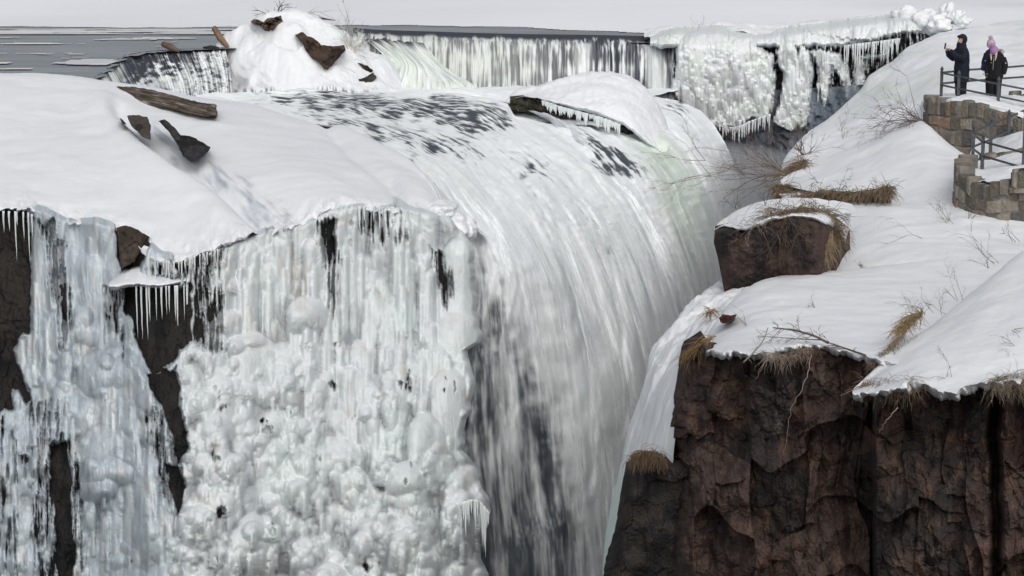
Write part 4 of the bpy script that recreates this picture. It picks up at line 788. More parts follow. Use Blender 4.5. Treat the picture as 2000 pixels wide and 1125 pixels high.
cliff(lambda y: ip(y, [(880, 1232), (900, 1222), (940, 1210), (980, 1202), (1010, 1192), (1040, 1182), (1080, 1178), (1400, 1160)]) + 3 * perlin(y * .08, 4, 0), 1350, lambda x: ip(x, [(1150, 1000), (1200, 960), (1222, 905), (1245, 888), (1275, 882), (1320, 900), (1360, 900)]) + 3 * perlin(x * .06, 4, 0), 1400,
      lambda x, y: 33.9 + 0 * x, 170, 420, 'dark_cliff', lambda x, y, c1, c2, c3, h: mix([.026, .025, .026], [.05, .043, .038], ss(-.3, .6, fbm(x * .02, y * .02, 3, 4))), 33, (.2, .15, .06))
# small rock lumps at the left shoulder of the cliff

# the bank and the cliffs go on outside the picture
G = loft([[(2085, y_, Y_), (3200, y_, Y_ + .5), (5200, y_, Y_ + 1)] for y_, Y_ in [(742, 29.3), (725, 29.0), (640, 30.4), (545, 33.4), (445, 36.4), (575, 37.6), (552, 38.6), (485, 41.9), (398, 45.2), (300, 50), (262, 56), (205, 61), (135, 66), (65, 74), (35, 82), (12, 105), (-40, 180)]], 70, 190)
struct(grid('snow_slope', snow_bumps(at(G[..., 0], G[..., 1], G[..., 2]), .15, .3), M['snow'], col=SN))
cliff(lambda y: 2132 + 0 * y, 4200, lambda x: 742 + 0 * x, 1400, lambda x, y: 29.7 + 0 * x, 260, 240, 'brown_cliff', bcol, 41)
cliff(lambda y: -2400 + 0 * y, -140, lambda x: 400 + 0 * x, 1300, lambda x, y: 44.2 - 2 * ss(430, 1150, y), 260, 200, 'cliff_rock', lambda x, y, c1, c2, c3, h: mix([.02, .02, .021], [.05, .042, .038], ss(-.3, .6, fbm(x * .02, y * .02, 3, 4))), 47, (.4, .2, .08))
# ================================================================= stone walls
def wall(name, top, ybot, lab, seed, amp=.05, cap=.36):
    """curved dry-stone wall; top = [(x, y, Y)...]; stones come from a jittered course pattern"""
    T = cr(top, 360); B = T.copy(); B[:, 1] = ip(T[:, 0], ybot)
    Pt, Pb = at(T[:, 0], T[:, 1], T[:, 2]), None
    H = (B[:, 1] - T[:, 1]) * T[:, 2] / FP
    Ls = np.concatenate([[0], np.cumsum(np.linalg.norm(np.diff(Pt[:, :2], axis=0), axis=1))])
    nv = 200; hmax = H.max(); hh = np.linspace(0, 1, nv)[:, None] * hmax; ss_ = Ls[None, :] + 0 * hh
    r_ = np.random.default_rng(seed); hs_ = r_.uniform(.20, .42, 60); hs_[0] = cap; ed = np.concatenate([[0], np.cumsum(hs_)])
    hw = hh + .07 * perlin(ss_ * 2.2, hh * 2, seed) * ss(0, .3, hh)
    row = np.clip(np.searchsorted(ed, np.maximum(hw, 0), side='right') - 1, 0, 59); dyt = hw - ed[row]; dyb = ed[row + 1] - hw
    w = np.where(row == 0, .21, .21 + .2 * ((row * 7919) % 5) / 5); q = ss_ / w + row * .37
    q = q + .30 * perlin(q * .9, row * 3.1, seed + 2)
    k = np.floor(q); fr = q - k; dx = np.minimum(fr, 1 - fr) * w; dy = np.minimum(np.where(row == 0, .2, dyt), dyb); d = np.minimum(dx, dy)
    hs = _h(k.astype(int), row, np.full(row.shape, seed, int)); g1, g2, g3 = _g[hs, 0], _g[hs, 1], _g[hs, 2]
    rise = np.where(row == 0, .05 * g1, 0) * ss(0, .05, ed[1] - hh)
    bul = ss(0, .035, d + .008 * fbm(ss_ * 9, hh * 9, 3, 2))
    off = bul * (amp * (1 + .7 * g1) + .04 * g2 * (fr - .5) + .015 * fbm(ss_ * 14, hh * 14, seed, 3)) 
    P = np.zeros((nv, 360, 3)); tn = np.gradient(Pt[:, :2], axis=0); tn /= np.linalg.norm(tn, axis=1)[:, None]; nr = np.stack([tn[:, 1], -tn[:, 0]], 1)
    P[..., :2] = Pt[None, :, :2] + nr[None] * (off - 0)[..., None]; P[..., 2] = Pt[None, :, 2] - hh + rise * ss(.08, 0, dyt * 0)
    P[..., 2] += np.where(row == 0, .045 * g1 * np.clip(1 - hh / cap, 0, 1), 0)
    c = mix([.125, .112, .09], [.26, .23, .185], ss(-.6, .6, g2)); c = mix(c, [.27, .18, .125], ss(.72, .9, g3) * .8); c = mix(c, [.085, .085, .085], ss(.3, .7, -g3) * .8)
    c = mix([.20, .195, .18], c, bul)
    # top surface of the wall, 35 cm deep
    back = P[0].copy(); back[:, :2] -= nr * .35; mid = P[0].copy(); mid[:, :2] -= nr * .05; mid[:, 2] += .01
    bb = back.copy(); bb[:, 2] -= 1.0
    Pa = np.concatenate([bb[None], back[None], mid[None], P]); ca = np.concatenate([c[:1]] * 3 + [c])
    o = grid(name, Pa, M['stone'], col=ca); return tag(o, lab, 'stone wall')
wall('stone_wall', [(1826, 186, 56), (1812, 189, 55), (1810, 192, 54.2), (1820, 196, 53.4), (1850, 199, 52.8), (1885, 203, 52.2), (1925, 213, 51.8), (1960, 222, 51.4), (2000, 232, 51), (2080, 246, 50.5)], [(1800, 262), (1830, 285), (1880, 330), (2100, 360)],
     'curved stone wall of grey and tan blocks right under the two photographers', 4)
wall('stone_wall', [(1880, 306, 46.6), (1872, 312, 46), (1870, 318, 45.4), (1877, 336, 44.9), (1898, 352, 44.4), (1925, 357, 44), (1950, 359, 43.7), (1980, 358, 43.5), (2080, 356, 43)], [(1860, 445), (1900, 470), (2100, 500)],
     'lower stone wall with reddish brown blocks at the right edge below the second railing', 9)
wall('stone_wall', [(1977, 333, 43.6), (1985, 332, 43.25), (2010, 332, 43.1), (2080, 333, 42.6)], [(1970, 375), (2100, 380)], 'raised stone block of wall on the lower wall at the right edge', 15)
wall('stone_wall', [(1948, 184, 58), (1975, 181, 57.6), (2010, 179, 57.2), (2080, 176, 56.6)], [(1940, 214), (2100, 214)], 'low stone wall behind the railing to the right of the woman', 19)
wall('stone_wall', [(1922, 312, 47.8), (1945, 300, 48), (1975, 290, 48), (2010, 280, 47.8), (2080, 262, 47.4)], [(1920, 330), (2100, 330)], 'low broken stone wall with snow on it behind the lower railing', 23)
slope('snow_terrace', [[(1800, 196, 62), (1860, 190, 62), (1940, 188, 61), (2090, 186, 61)], [(1812, 186, 56.4), (1860, 183, 57.5), (1930, 186, 57), (2090, 192, 56)], [(1815, 188, 55.2), (1860, 190, 55), (1900, 184, 54.2), (1940, 190, 54), (2090, 208, 53)],
      [(1812, 191, 54.4), (1850, 193, 53.3), (1890, 190, 52.7), (1930, 197, 52.2), (1960, 206, 51.9), (2000, 219, 51.5), (2090, 236, 51)], [(1813, 194, 54.2), (1850, 199, 53), (1887, 201, 52.4), (1925, 211, 52), (1960, 220, 51.6), (2000, 230, 51.2), (2090, 248, 50.7)]], 160, 60, .05, 2.5)
slope('snow_terrace', [[(1895, 330, 50), (1930, 318, 51), (1990, 290, 51), (2090, 265, 51)], [(1885, 312, 49), (1925, 305, 49.5), (1965, 280, 50), (2000, 262, 50.4), (2090, 240, 50.4)], [(1876, 318, 46.4), (1905, 322, 47), (1945, 316, 47.2), (2000, 300, 47.4), (2090, 280, 47.4)],
      [(1876, 334, 45.3), (1900, 338, 45.4), (1940, 335, 45.4), (1985, 326, 45.3), (2090, 318, 45)], [(1879, 338, 45), (1900, 351, 44.6), (1926, 355, 44.2), (1950, 357, 43.95), (1985, 356, 43.8), (2090, 352, 43.4)]], 150, 70, .04, 2.5)
slope('snow_cover', [[(1905, 250, 53), (1950, 262, 52), (2000, 262, 52)], [(1895, 300, 50.6), (1935, 292, 50.4), (1965, 272, 50.4), (2010, 255, 50.4)], [(1890, 318, 49.4), (1930, 312, 49.4), (1970, 296, 49.4), (2010, 282, 49.4)]], 60, 30, .03, 2)
# ================================================================= railings
def railing(lab, posts, rails, loc):
    r = thing('railing', lab, 'railing', loc, 'black iron railings of the lookout')
    for (x, y0, y1, Y) in posts:
        m = MB(); a = pt(x, y1 + 8, Y); b = pt(x, y0, Y); b.x, b.y = a.x, a.y; h = b.z - a.z
        m.box((-.035, -.035, 0), (.035, .035, h - .16), Matrix.Translation(a))
        z0 = a.z + h - .16
        m.tube([(a.x, a.y, z0 + q) for q in (0, .015, .03, .045, .075, .105, .135, .165)], [.05, .05, .028, .035, .048, .038, .02, .004], 8)
        m.build('post', M['metal'], r, smooth=False)
    for pts in rails:
        m = MB(); m.tube([pt(*p) for p in pts], .028, 6); m.build('rail', M['metal'], r)
    return r
railing('black railing with spear tips in front of and behind the two photographers', [(1838, 129, 180, 54.3), (1871, 137, 194, 53.4), (1949, 149, 197, 52.7), (2022, 160, 225, 52.2)],
    [[(1838, 142, 54.3), (1871, 149, 53.4), (1949, 164, 52.7), (2022, 178, 52.2)], [(1838, 166, 54.3), (1871, 173, 53.4), (1949, 188, 52.7), (2022, 203, 52.2)],
     [(1838, 142, 54.3), (1896, 136, 56.5), (1960, 132, 58), (2030, 126, 59)], [(1838, 163, 54.3), (1896, 158, 56.5), (1960, 153, 58), (2030, 148, 59)]], pt(1900, 200, 54))
railing('second black railing above the lower stone wall at the right edge', [(1900, 241, 294, 47.8), (1918, 257, 325, 46.2), (1934, 227, 297, 49.2), (1969, 213, 268, 51), (1999, 208, 320, 45.4)],
    [[(1897, 259, 47.9), (1934, 243, 49.2), (1969, 229, 51), (2020, 208, 52)], [(1897, 288, 47.9), (1934, 273, 49.2), (1969, 257, 51), (2020, 235, 52)],
     [(1897, 259, 47.9), (1918, 276, 46.2), (1999, 298, 45.4), (2030, 306, 45)], [(1897, 288, 47.9), (1918, 304, 46.2), (1990, 325, 45.5), (2030, 336, 45.1)]], pt(1940, 325, 46))
# ================================================================= people
def plain(n, c, rough=.8, bump=()): return mat(n, base=c, attr=False, rough=rough, spec=.25, var=.15, vscale=20, bumps=bump)
SK = plain('skin', (.50, .30, .23), .55); NAVY = plain('navy_cloth', (.012, .016, .027), .85, ((60, .4, .01),)); BLK = plain('black_cloth', (.010, .010, .012), .8, ((60, .4, .01),)); 
BLUEN = plain('dark_blue_cloth', (.018, .026, .062), .8); LIL = plain('lilac_knit', (.36, .21, .40), .95, ((90, .8, .01),)); PINK = plain('dusty_pink_knit', (.47, .35, .42), .95, ((90, .8, .01),)); HAIR = plain('blond_hair', (.55, .44, .34), .6)
BEARD = plain('dark_hair', (.03, .022, .02), .8); FUR = plain('fur', (.42, .40, .34), .95, ((50, 1, .02),)); PHONE = plain('black_glass', (.03, .035, .045), .25); WHT = plain('white_badge', (.7, .7, .7)); SHOE = plain('boot_leather', (.02, .017, .015), .6); EYE = plain('eye', (.02, .015, .012), .3)
def skin(name, pts, edges, mt, parent, sub=2, root=0):
    """pts: [(x, y, z, r)] or (.., rx, ry)"""
    me = bpy.data.meshes.new(name); me.from_pydata([p[:3] for p in pts], edges, []); o = link(name, me, mt, parent)
    sm = o.modifiers.new('Skin', 'SKIN'); sm.use_smooth_shade = True; sm.branch_smoothing = .6
    for i, v in enumerate(me.skin_vertices[0].data):
        p = pts[i]; v.radius = (p[3], p[4] if len(p) > 4 else p[3]); v.use_root = (i == root)
    sb = o.modifiers.new('Subsurf', 'SUBSURF'); sb.levels = sub; sb.render_levels = sub
    return o
def ball(name, c, r, mt, parent, f=None, n=20):
    th, ph = np.meshgrid(np.linspace(0, math.pi, n), np.linspace(0, 2 * math.pi, 2 * n)); d = np.stack([np.sin(th) * np.cos(ph), np.sin(th) * np.sin(ph), np.cos(th)], -1)
    P = d * np.array(r)
    if f is not None: P = f(P, d)
    return grid(name, P + np.array(c), mt, parent=parent, flip=False)
def head(m, c, s=1.0):
    """face looks along +x"""
    th, ph = np.meshgrid(np.linspace(0, math.pi, 30), np.linspace(0, 2 * math.pi, 48)); d = np.stack([np.sin(th) * np.cos(ph), np.sin(th) * np.sin(ph), np.cos(th)], -1)
    P = d * np.array([.098, .078, .122]); x, y, z = d[..., 0], d[..., 1], d[..., 2]
    P[..., 0] += .030 * np.exp(-((y / .16) ** 2 + ((z + .08) / .17) ** 2)) * (x > 0)            # nose
    P[..., 0] -= .012 * np.exp(-(((np.abs(y) - .38) / .18) ** 2 + ((z - .10) / .12) ** 2)) * (x > 0)  # eye sockets
    P[..., 0] += .008 * np.exp(-((y / .28) ** 2 + ((z + .42) / .08) ** 2)) * (x > 0)            # lips
    P[..., 1] *= 1 - .28 * np.clip(-z, 0, 1); P[..., 0] += .014 * np.clip(-z, 0, 1) * x
    return P * s + np.array(c)
def person(lab, loc, rz, h, pose, coat, trousers):
    t = thing('person', lab, 'person', loc, rz=rz); t.scale = (h / 1.78,) * 3
    return t
def hand(pts, edges, w, dirv, up, curl, side):
    """five finger chains rooted in the palm at w; returns nothing, extends pts/edges"""
    w = Vector(w); dv = Vector(dirv).normalized(); up = Vector(up).normalized(); sd_ = dv.cross(up).normalized()
    i0 = len(pts); p = w + dv * .045; pts.append((*w, .028, .02)); pts.append((*p, .038, .017)); edges.append((i0, i0 + 1))
    for k, (o_, ln) in enumerate([(-.030, .062), (-.010, .074), (.010, .070), (.028, .055)]):
        b = p + sd_ * o_ + dv * .02; m_ = b + (dv * math.cos(curl) + up * math.sin(curl)) * ln * .5; e = m_ + (dv * math.cos(curl * 2) + up * math.sin(curl * 2)) * ln * .5
        j = len(pts); pts += [(*b, .0095), (*m_, .0085), (*e, .007)]; edges += [(i0 + 1, j), (j, j + 1), (j + 1, j + 2)]
    b = w + dv * .02 - sd_ * .03 * side; m_ = b + (dv * .6 - sd_ * side * .5 + up * .5).normalized() * .035; e = m_ + (dv * .8 + up * .5).normalized() * .028
    j = len(pts); pts += [(*b, .012), (*m_, .010), (*e, .008)]; edges += [(i0, j), (j, j + 1), (j + 1, j + 2)]
def body(t, legs, torso, armL, armR, hands):
    """one continuous skin under the clothes; x is forward, y left"""
    pts = [(0, 0, .93, .12, .09)]; ed = []
    def chain(a, L):
        for p in L: pts.append(p); ed.append((a, len(pts) - 1)); a = len(pts) - 1
        return a
    ch = chain(0, [(torso[0], 0, 1.10, .12, .085), (torso[1], 0, 1.30, .13, .09), (torso[2], 0, 1.44, .07, .06), (torso[3], 0, 1.54, .052, .05)])
    for L in legs: chain(0, L)
    for L in (armL, armR): 
        a = chain(3 if False else 2, L)
    for (w, dv, up, cu, si, a) in hands:
        n0 = len(pts); hand(pts, ed, w, dv, up, cu, si)
    return skin('body', pts, ed, SK, t, 1)
def rot_pts(P, c, ang):   # tilt about y axis
    c = np.array(c); q = P - c; ca, sa = math.cos(ang), math.sin(ang)
    return np.stack([q[..., 0] * ca + q[..., 2] * sa, q[..., 1], -q[..., 0] * sa + q[..., 2] * ca], -1) + c
def rings(m, R, n=20):
    k = len(R); V = [(c + rx * math.cos(2 * math.pi * q / n), ry * math.sin(2 * math.pi * q / n), z) for (z, c, rx, ry) in R for q in range(n)]
    F = [(i * n + q, i * n + (q + 1) % n, (i + 1) * n + (q + 1) % n, (i + 1) * n + q) for i in range(k - 1) for q in range(n)] + [tuple(range(n))[::-1], tuple((k - 1) * n + q for q in range(n))]
    m.add(V, F)
def coat(t, R, arms, mt):
    """padded coat: trunk and sleeves fused into one surface"""
    m = MB(); rings(m, R)
    for A in arms:
        m.tube([p[:3] for p in A], [p[3] for p in A], 12)
        p = A[0]; m.tube([(p[0], p[1] * .6, p[2] + .01), p[:3]], [p[3] * 1.1, p[3]], 12)
    o = m.build('coat', mt, t); r = o.modifiers.new('Remesh', 'REMESH'); r.mode = 'VOXEL'; r.voxel_size = .018; r.use_smooth_shade = True
    q = o.modifiers.new('Smooth', 'SMOOTH'); q.iterations = 4; q.factor = .6
    tx = bpy.data.textures.new('folds', 'CLOUDS'); tx.noise_scale = .13; d = o.modifiers.new('Folds', 'DISPLACE'); d.texture = tx; d.strength = .035; d.mid_level = .5
# --- man photographing with a phone held up
MAN = thing('person', 'man in a long navy hooded coat holding a phone up with both hands', 'person', pt(1876, 200, 55.2), rz=math.radians(196)); LOCAL.add(MAN.name)
body(MAN, [[(0, .10, .90, .09), (.02, .11, .50, .06), (0, .11, .10, .045), (.14, .12, .04, .04)], [(0, -.10, .90, .09), (.02, -.11, .50, .06), (-.02, -.12, .10, .045), (.12, -.13, .04, .04)]],
     (0, .01, .02, .03), [(.02, .2, 1.40, .06), (.16, .25, 1.20, .045), (.40, .12, 1.36, .035), (.44, .07, 1.47, .026)], [(.02, -.2, 1.40, .06), (.18, -.24, 1.18, .045), (.40, -.10, 1.36, .035), (.44, -.05, 1.47, .026)],
     [((.44, .055, 1.48), (.35, -.15, 1), (-.9, -.5, .2), .6, 1, 0), ((.44, -.045, 1.48), (.35, .15, 1), (-.9, .5, .2), .6, -1, 0)])
grid('head', rot_pts(head(0, (.06, 0, 1.645)), (.04, 0, 1.56), -.30), SK, parent=MAN)
ball('beard', (.115, 0, 1.578), (.052, .058, .045), BEARD, MAN); 
ball('moustache', (.150, 0, 1.628), (.016, .034, .009), BEARD, MAN, n=10)
for s_ in (-1, 1):
    ball('eye', (.118, .032 * s_, 1.702), (.010, .012, .007), EYE, MAN, n=8); ball('eyebrow', (.112, .034 * s_, 1.722), (.010, .020, .005), BEARD, MAN, n=8)
def hoodf(P, d):
    face = np.clip(d[..., 0] * 1.0 - .15 * d[..., 2], 0, 1); P = P.copy(); P[..., 0] -= np.where(d[..., 0] > .35, .11 * ss(.35, .75, d[..., 0]) * ss(.55, .1, d[..., 2]), 0); return P
ball('hood', (.012, 0, 1.685), (.135, .122, .150), NAVY, MAN, hoodf, 34)
ball('cap_brim', (.075, 0, 1.765), (.085, .095, .045), NAVY, MAN)
coat(MAN, [(.55, .0, .185, .245), (.75, .0, .19, .25), (.95, 0, .19, .25), (1.14, 0, .185, .245), (1.30, .01, .18, .24), (1.42, .015, .155, .20), (1.50, .03, .135, .135), (1.585, .045, .125, .12)],
     [[(.02, .21, 1.37, .105), (.14, .29, 1.19, .10), (.30, .20, 1.28, .085), (.415, .09, 1.415, .06)], [(.02, -.21, 1.37, .105), (.16, -.28, 1.18, .10), (.30, -.18, 1.27, .085), (.415, -.08, 1.415, .06)]], NAVY)
for s_ in (-1, 1):
    skin('trouser_leg', [(0, .095 * s_, .75, .14), (.015, .105 * s_, .48, .115), (0, .115 * s_, .12, .10)], [(0, 1), (1, 2)], BLK, MAN, 2)
    skin('boot', [(-.03, .115 * s_, .05, .055), (.06, .12 * s_, .045, .052), (.15, .125 * s_, .035, .042)], [(0, 1), (1, 2)], SHOE, MAN, 1)
ph = thing('phone', 'black phone held up vertically in both hands of the man', 'phone', pt(1846, 90, 54.75)); LOCAL.add(ph.name); ph.rotation_euler = (0, math.radians(-10), math.radians(196))
m = MB(); m.box((-.006, -.038, -.08), (.006, .038, .08)); m.build('phone_case', PHONE, ph, False); m = MB(); m.box((-.0085, -.034, -.074), (-.0065, .034, .074)); m.build('screen', plain('screen_glass', (.09, .10, .12), .15), ph, False)
# --- woman in black parka, lilac knitted hat, head bowed
def woman(lab, loc, rz, h, coatm, hatm, fur, hair, bow):
    t = thing('person', lab, 'person', loc, rz=rz); s = h / 1.78; LOCAL.add(t.name)
    body(t, [[(0, .09, .90, .085), (.02, .09, .50, .055), (0, .09, .10, .042), (.12, .1, .04, .036)], [(0, -.09, .90, .085), (.02, -.09, .50, .055), (0, -.09, .10, .042), (.12, -.1, .04, .036)]],
         (0, 0, .02, .05), [(0, .18, 1.38, .055), (-.01, .25, 1.10, .042), (.05, .26, .84, .03)], [(0, -.18, 1.38, .055), (-.01, -.25, 1.10, .042), (.05, -.26, .84, .03)],
         [((.055, .26, .82), (.1, 0, -1), (.9, 0, .2), .35, 1, 0), ((.055, -.26, .82), (.1, 0, -1), (.9, 0, .2), .35, -1, 0)])
    c = (.10, 0, 1.60); piv = (.03, 0, 1.52)
    R = lambda P: rot_pts(P, piv, bow)
    grid('head', R(head(0, c, .95)), SK, parent=t)
    th, ph_ = np.meshgrid(np.linspace(0, math.pi * .62, 24), np.linspace(0, 2 * math.pi, 44)); d = np.stack([np.sin(th) * np.cos(ph_), np.sin(th) * np.sin(ph_), np.cos(th)], -1)
    P = d * np.array([.135, .118, .165]) + np.array([.09, 0, 1.635]); P[..., 0] += .03 * (d[..., 0] < 0) * np.abs(d[..., 0]); P += (.004 * np.sin(ph_ * 22))[..., None] * d
    grid('knitted_hat', R(P), hatm, parent=t)
    pp = R(np.array([[[.085, 0, 1.83]]]))[0, 0]; ball('pompom', pp, (.062, .062, .058), hatm, t, lambda P, d: P * (1 + .12 * fbm(d[..., 0] * 5, d[..., 1] * 5, d[..., 2] * 5, 2))[..., None])
    for s_ in (-1, 1):
        e = R(np.array([[[.185, .03 * s_, 1.61]]]))[0, 0]; ball('eye', e, (.008, .011, .006), EYE, t, n=8)
        if hair: 
            a = R(np.array([[[.13, .075 * s_, 1.60]]]))[0, 0]
            skin('hair_strand', [(a[0], a[1], a[2], .03), (a[0] + .03, .085 * s_, 1.47, .035), (.19, .075 * s_, 1.36, .028), (.20, .06 * s_, 1.26, .012)], [(0, 1), (1, 2), (2, 3)], HAIR, t, 2)
    coat(t, [(.72, .0, .165, .225), (.85, 0, .17, .225), (1.0, 0, .165, .21), (1.14, 0, .165, .205), (1.30, .0, .165, .215), (1.40, .01, .145, .18), (1.50, .03, .10, .11)],
         [[(0, .20, 1.35, .095), (-.02, .285, 1.12, .085), (.05, .285, .87, .06)], [(0, -.20, 1.35, .095), (-.02, -.285, 1.12, .085), (.05, -.285, .87, .06)]], coatm)
    if fur:
        m = MB(); m.tube([(.02 - .17 * math.sin(a), .17 * math.cos(a), 1.50 + .04 * math.sin(a)) for a in np.linspace(-.1, math.pi + .1, 16)], [.03] + [.055] * 14 + [.03], 10); m.build('fur_trim', FUR, t)
        skin('hood', [(-.06, 0, 1.46, .13, .10), (-.14, 0, 1.44, .10, .06)], [(0, 1)], coatm, t, 2)
        m = MB(); m.tube([(.165, 0, 1.40), (.185, .0, 1.20), (.185, 0, 1.0)], .007, 5); m.build('zip', plain('zip_metal', (.45, .43, .40), .4), t)
        ball('badge', (.17, -.08, 1.20), (.01, .012, .012), WHT, t, n=8); ball('badge', (.03, -.345, 1.24), (.02, .012, .018), WHT, t, n=8); ball('badge', (.06, .33, 1.2), (.02, .012, .018), WHT, t, n=8)
    for s_ in (-1, 1):
        skin('trouser_leg', [(0, .085 * s_, .80, .13), (.015, .09 * s_, .48, .10), (0, .09 * s_, .12, .085)], [(0, 1), (1, 2)], BLK, t, 2)
        skin('boot', [(-.03, .09 * s_, .05, .05), (.05, .095 * s_, .045, .048), (.13, .10 * s_, .035, .038)], [(0, 1), (1, 2)], SHOE, t, 1)
    t.scale = (s, s, s); return t
woman('woman in a black parka with fur-trimmed hood and lilac knitted hat looking down', pt(1943, 203, 54.3), math.radians(228), 1.62, BLK, LIL, True, True, .75)
woman('person in a dark blue jacket and pale pink knitted hat standing behind the woman', pt(1936, 199, 55.1), math.radians(225), 1.70, BLUEN, PINK, False, False, .25)
# ================================================================= rocks, log, driftwood
def dome(name, poly, Yf, depth, mt, colf, parent=None, n=90, m=26, seed=0, rock=.5, lab=None, cat='rock', group=None, sc=22):
    p = np.array(poly, float); c = p.mean(0); q = np.vstack([p, p[:1]]); L = np.concatenate([[0], np.cumsum(np.hypot(*np.diff(q, axis=0).T))])
    s = np.linspace(0, L[-1], n); O = np.stack([np.interp(s, L, q[:, 0]), np.interp(s, L, q[:, 1])], 1); O = O + 1.2 * np.stack([fbm(O[:, 0] * .12, O[:, 1] * .12, seed, 3), fbm(O[:, 0] * .12, O[:, 1] * .12, seed + 5, 3)], 1); O[-1] = O[0]
    r = np.concatenate([np.linspace(0, 1, m), [1.0, 1.0]])[:, None]
    x = c[0] + (O[None, :, 0] - c[0]) * r; y = c[1] + (O[None, :, 1] - c[1]) * r
    Yb = Yf(x, y); D = depth * np.sqrt(1 - np.clip(r, 0, 1) ** 4)
    h, c1 = rockfield(x, y, sc, seed, depth * rock, 1.0); h2, c2 = rockfield(x, y, sc * .35, seed + 2, depth * rock * .35, 1.0)
    Yb = Yb - D - (h + h2) * (1 - r ** 6) ; Yb[-2] += depth * .8 + .15; Yb[-1] += depth * 1.5 + .6
    o = grid(name, at(x, y, Yb), mt, col=colf(x, y, c1, c2), parent=parent)
    return tag(o, lab, cat, group) if lab else o
RC = lambda a, b: (lambda x, y, c1, c2: mix(a, b, ss(-.5, .6, c1 + .5 * fbm(x * .08, y * .08, 3, 3))))
gr = RC([.030, .028, .027], [.075, .065, .055]); bk = RC([.018, .018, .019], [.045, .043, .045]); br = RC([.022, .018, .016], [.075, .052, .040])
dome('rock', [(248, 226), (262, 224), (288, 228), (294, 245), (295, 274), (280, 268), (260, 250), (252, 238)], lambda x, y: 50.6 - (y - 226) * .03, .22, M['rock'], gr, lab='small dark grey rock in the snow just below the weathered log', seed=3)
dome('rock', [(309, 236), (322, 233), (342, 250), (352, 263), (372, 266), (392, 276), (412, 288), (400, 303), (374, 318), (358, 305), (346, 282), (330, 258)], lambda x, y: 50.4 - (y - 235) * .035, .22, M['rock'], bk, lab='long black rock in the snow, the larger of the two below the log', seed=7)
dome('rock', [(233, 231), (240, 234), (248, 245), (240, 243)], lambda x, y: 50.8 - (y - 226) * .03, .08, M['rock'], gr, lab='tiny dark stone tip in the snow left of the two rocks', seed=9, sc=8)
dome('rock', [(228, 444), (246, 440), (264, 446), (284, 458), (292, 463), (282, 482), (262, 512), (236, 526), (232, 490)], lambda x, y: 43.0 - (y - 440) * .006, .3, M['rock'], RC([.045, .037, .031], [.085, .068, .055]), lab='brown angular rock jutting out under the snow edge beside the streaked frozen fall', seed=12, sc=40)
def logc(x, y, c1, c2):
    a = (y - (172 + (x - 222) * .2)); g_ = fbm(x * .02, a * .35, 3, 4); return mix(mix([.045, .036, .028], [.13, .105, .085], ss(-.3, .5, g_)), [.30, .28, .25], ss(.45, .8, fbm(x * .03, a * .3, 9, 3)))
dome('log', [(220, 168), (262, 170), (300, 176), (330, 184), (360, 192), (392, 200), (423, 204), (425, 227), (400, 228), (370, 222), (330, 213), (290, 208), (252, 205), (236, 190)], lambda x, y: 56.0 - (x - 220) * .012 - (y - 190) * .02, .26, M['wood'], logc, lab='weathered grey brown log lying on the snow bank', cat='log', seed=5, rock=.15, n=200)
dome('rock', [(576, 68), (592, 62), (598, 70), (612, 74), (628, 88), (650, 90), (672, 88), (676, 96), (666, 108), (658, 118), (646, 130), (640, 136), (632, 134), (626, 124), (608, 112), (597, 98), (590, 84)], lambda x, y: 75.6 - (y - 70) * .012, .4, M['rock'], br, lab='largest brown boulder showing through the snow of the islet below the frosty bush', seed=14, sc=24)
dome('rock', [(672, 104), (684, 106), (696, 122), (710, 130), (698, 136), (684, 126)], lambda x, y: 76.4, .2, M['rock'], br, lab='dark rock under the frosty bush at the right side of the islet', seed=15, sc=12)
dome('rock', [(672, 152), (692, 156), (712, 152), (728, 142), (736, 150), (726, 162), (700, 165), (682, 164)], lambda x, y: 75.4, .2, M['rock'], gr, lab='low snow-dusted rock at the waterline of the islet', seed=16, sc=10)
dome('rock', [(700, 122), (718, 128), (728, 138), (724, 144), (708, 134)], lambda x, y: 75.9, .15, M['rock'], br, lab='small reddish rock on the right flank of the islet', seed=17, sc=9)
dome('rock', [(545, 75), (560, 84), (575, 84), (586, 78), (592, 84), (574, 92), (556, 88)], lambda x, y: 76.4, .15, M['rock'], gr, lab='narrow curved band of rock between the driftwood and the big brown boulder', seed=18, sc=9)
dome('tree_stump', [(489, 42), (498, 37), (507, 40), (512, 46), (522, 36), (534, 34), (548, 30), (554, 42), (540, 52), (530, 70), (520, 64), (508, 50), (496, 48)], lambda x, y: 76.5, .45, M['wood'], RC([.03, .022, .018], [.16, .12, .09]), lab='broken tree stump with tangled roots on top of the islet', cat='tree stump', seed=19, sc=8, rock=.9)
dome('rock', [(1404, 622), (1412, 613), (1424, 616), (1440, 614), (1434, 624), (1420, 632), (1408, 630)], lambda x, y: 34.9, .12, M['rock'], RC([.04, .02, .016], [.10, .045, .035]), lab='small reddish rock poking through the snow above the brown cliff', seed=22, sc=12)
def wood(name, pts, rad, lab, c=(.14, .10, .075), cat='driftwood', group=None, mt='wood'):
    m = MB(); m.tube([pt(*p) for p in pts], rad, 8, c); return tag(m.build(name, M[mt]), lab, cat, group)
wood('driftwood', [(418, 54, 77.6), (430, 74, 77.3), (447, 94, 76.9)], [.10, .13, .07], 'broken tan tree branch standing at a slant on the left side of the islet', (.22, .15, .10))
wood('driftwood', [(318, 86, 75.2), (334, 92, 75), (350, 100, 74.8)], [.10, .13, .06], 'short brown log caught on the lip of the left cascade')
wood('driftwood', [(585, 29, 78), (615, 34, 77.6), (655, 40, 77.2)], [.03, .05, .012], 'long thin dark stick lying over the top of the islet', (.05, .04, .035))
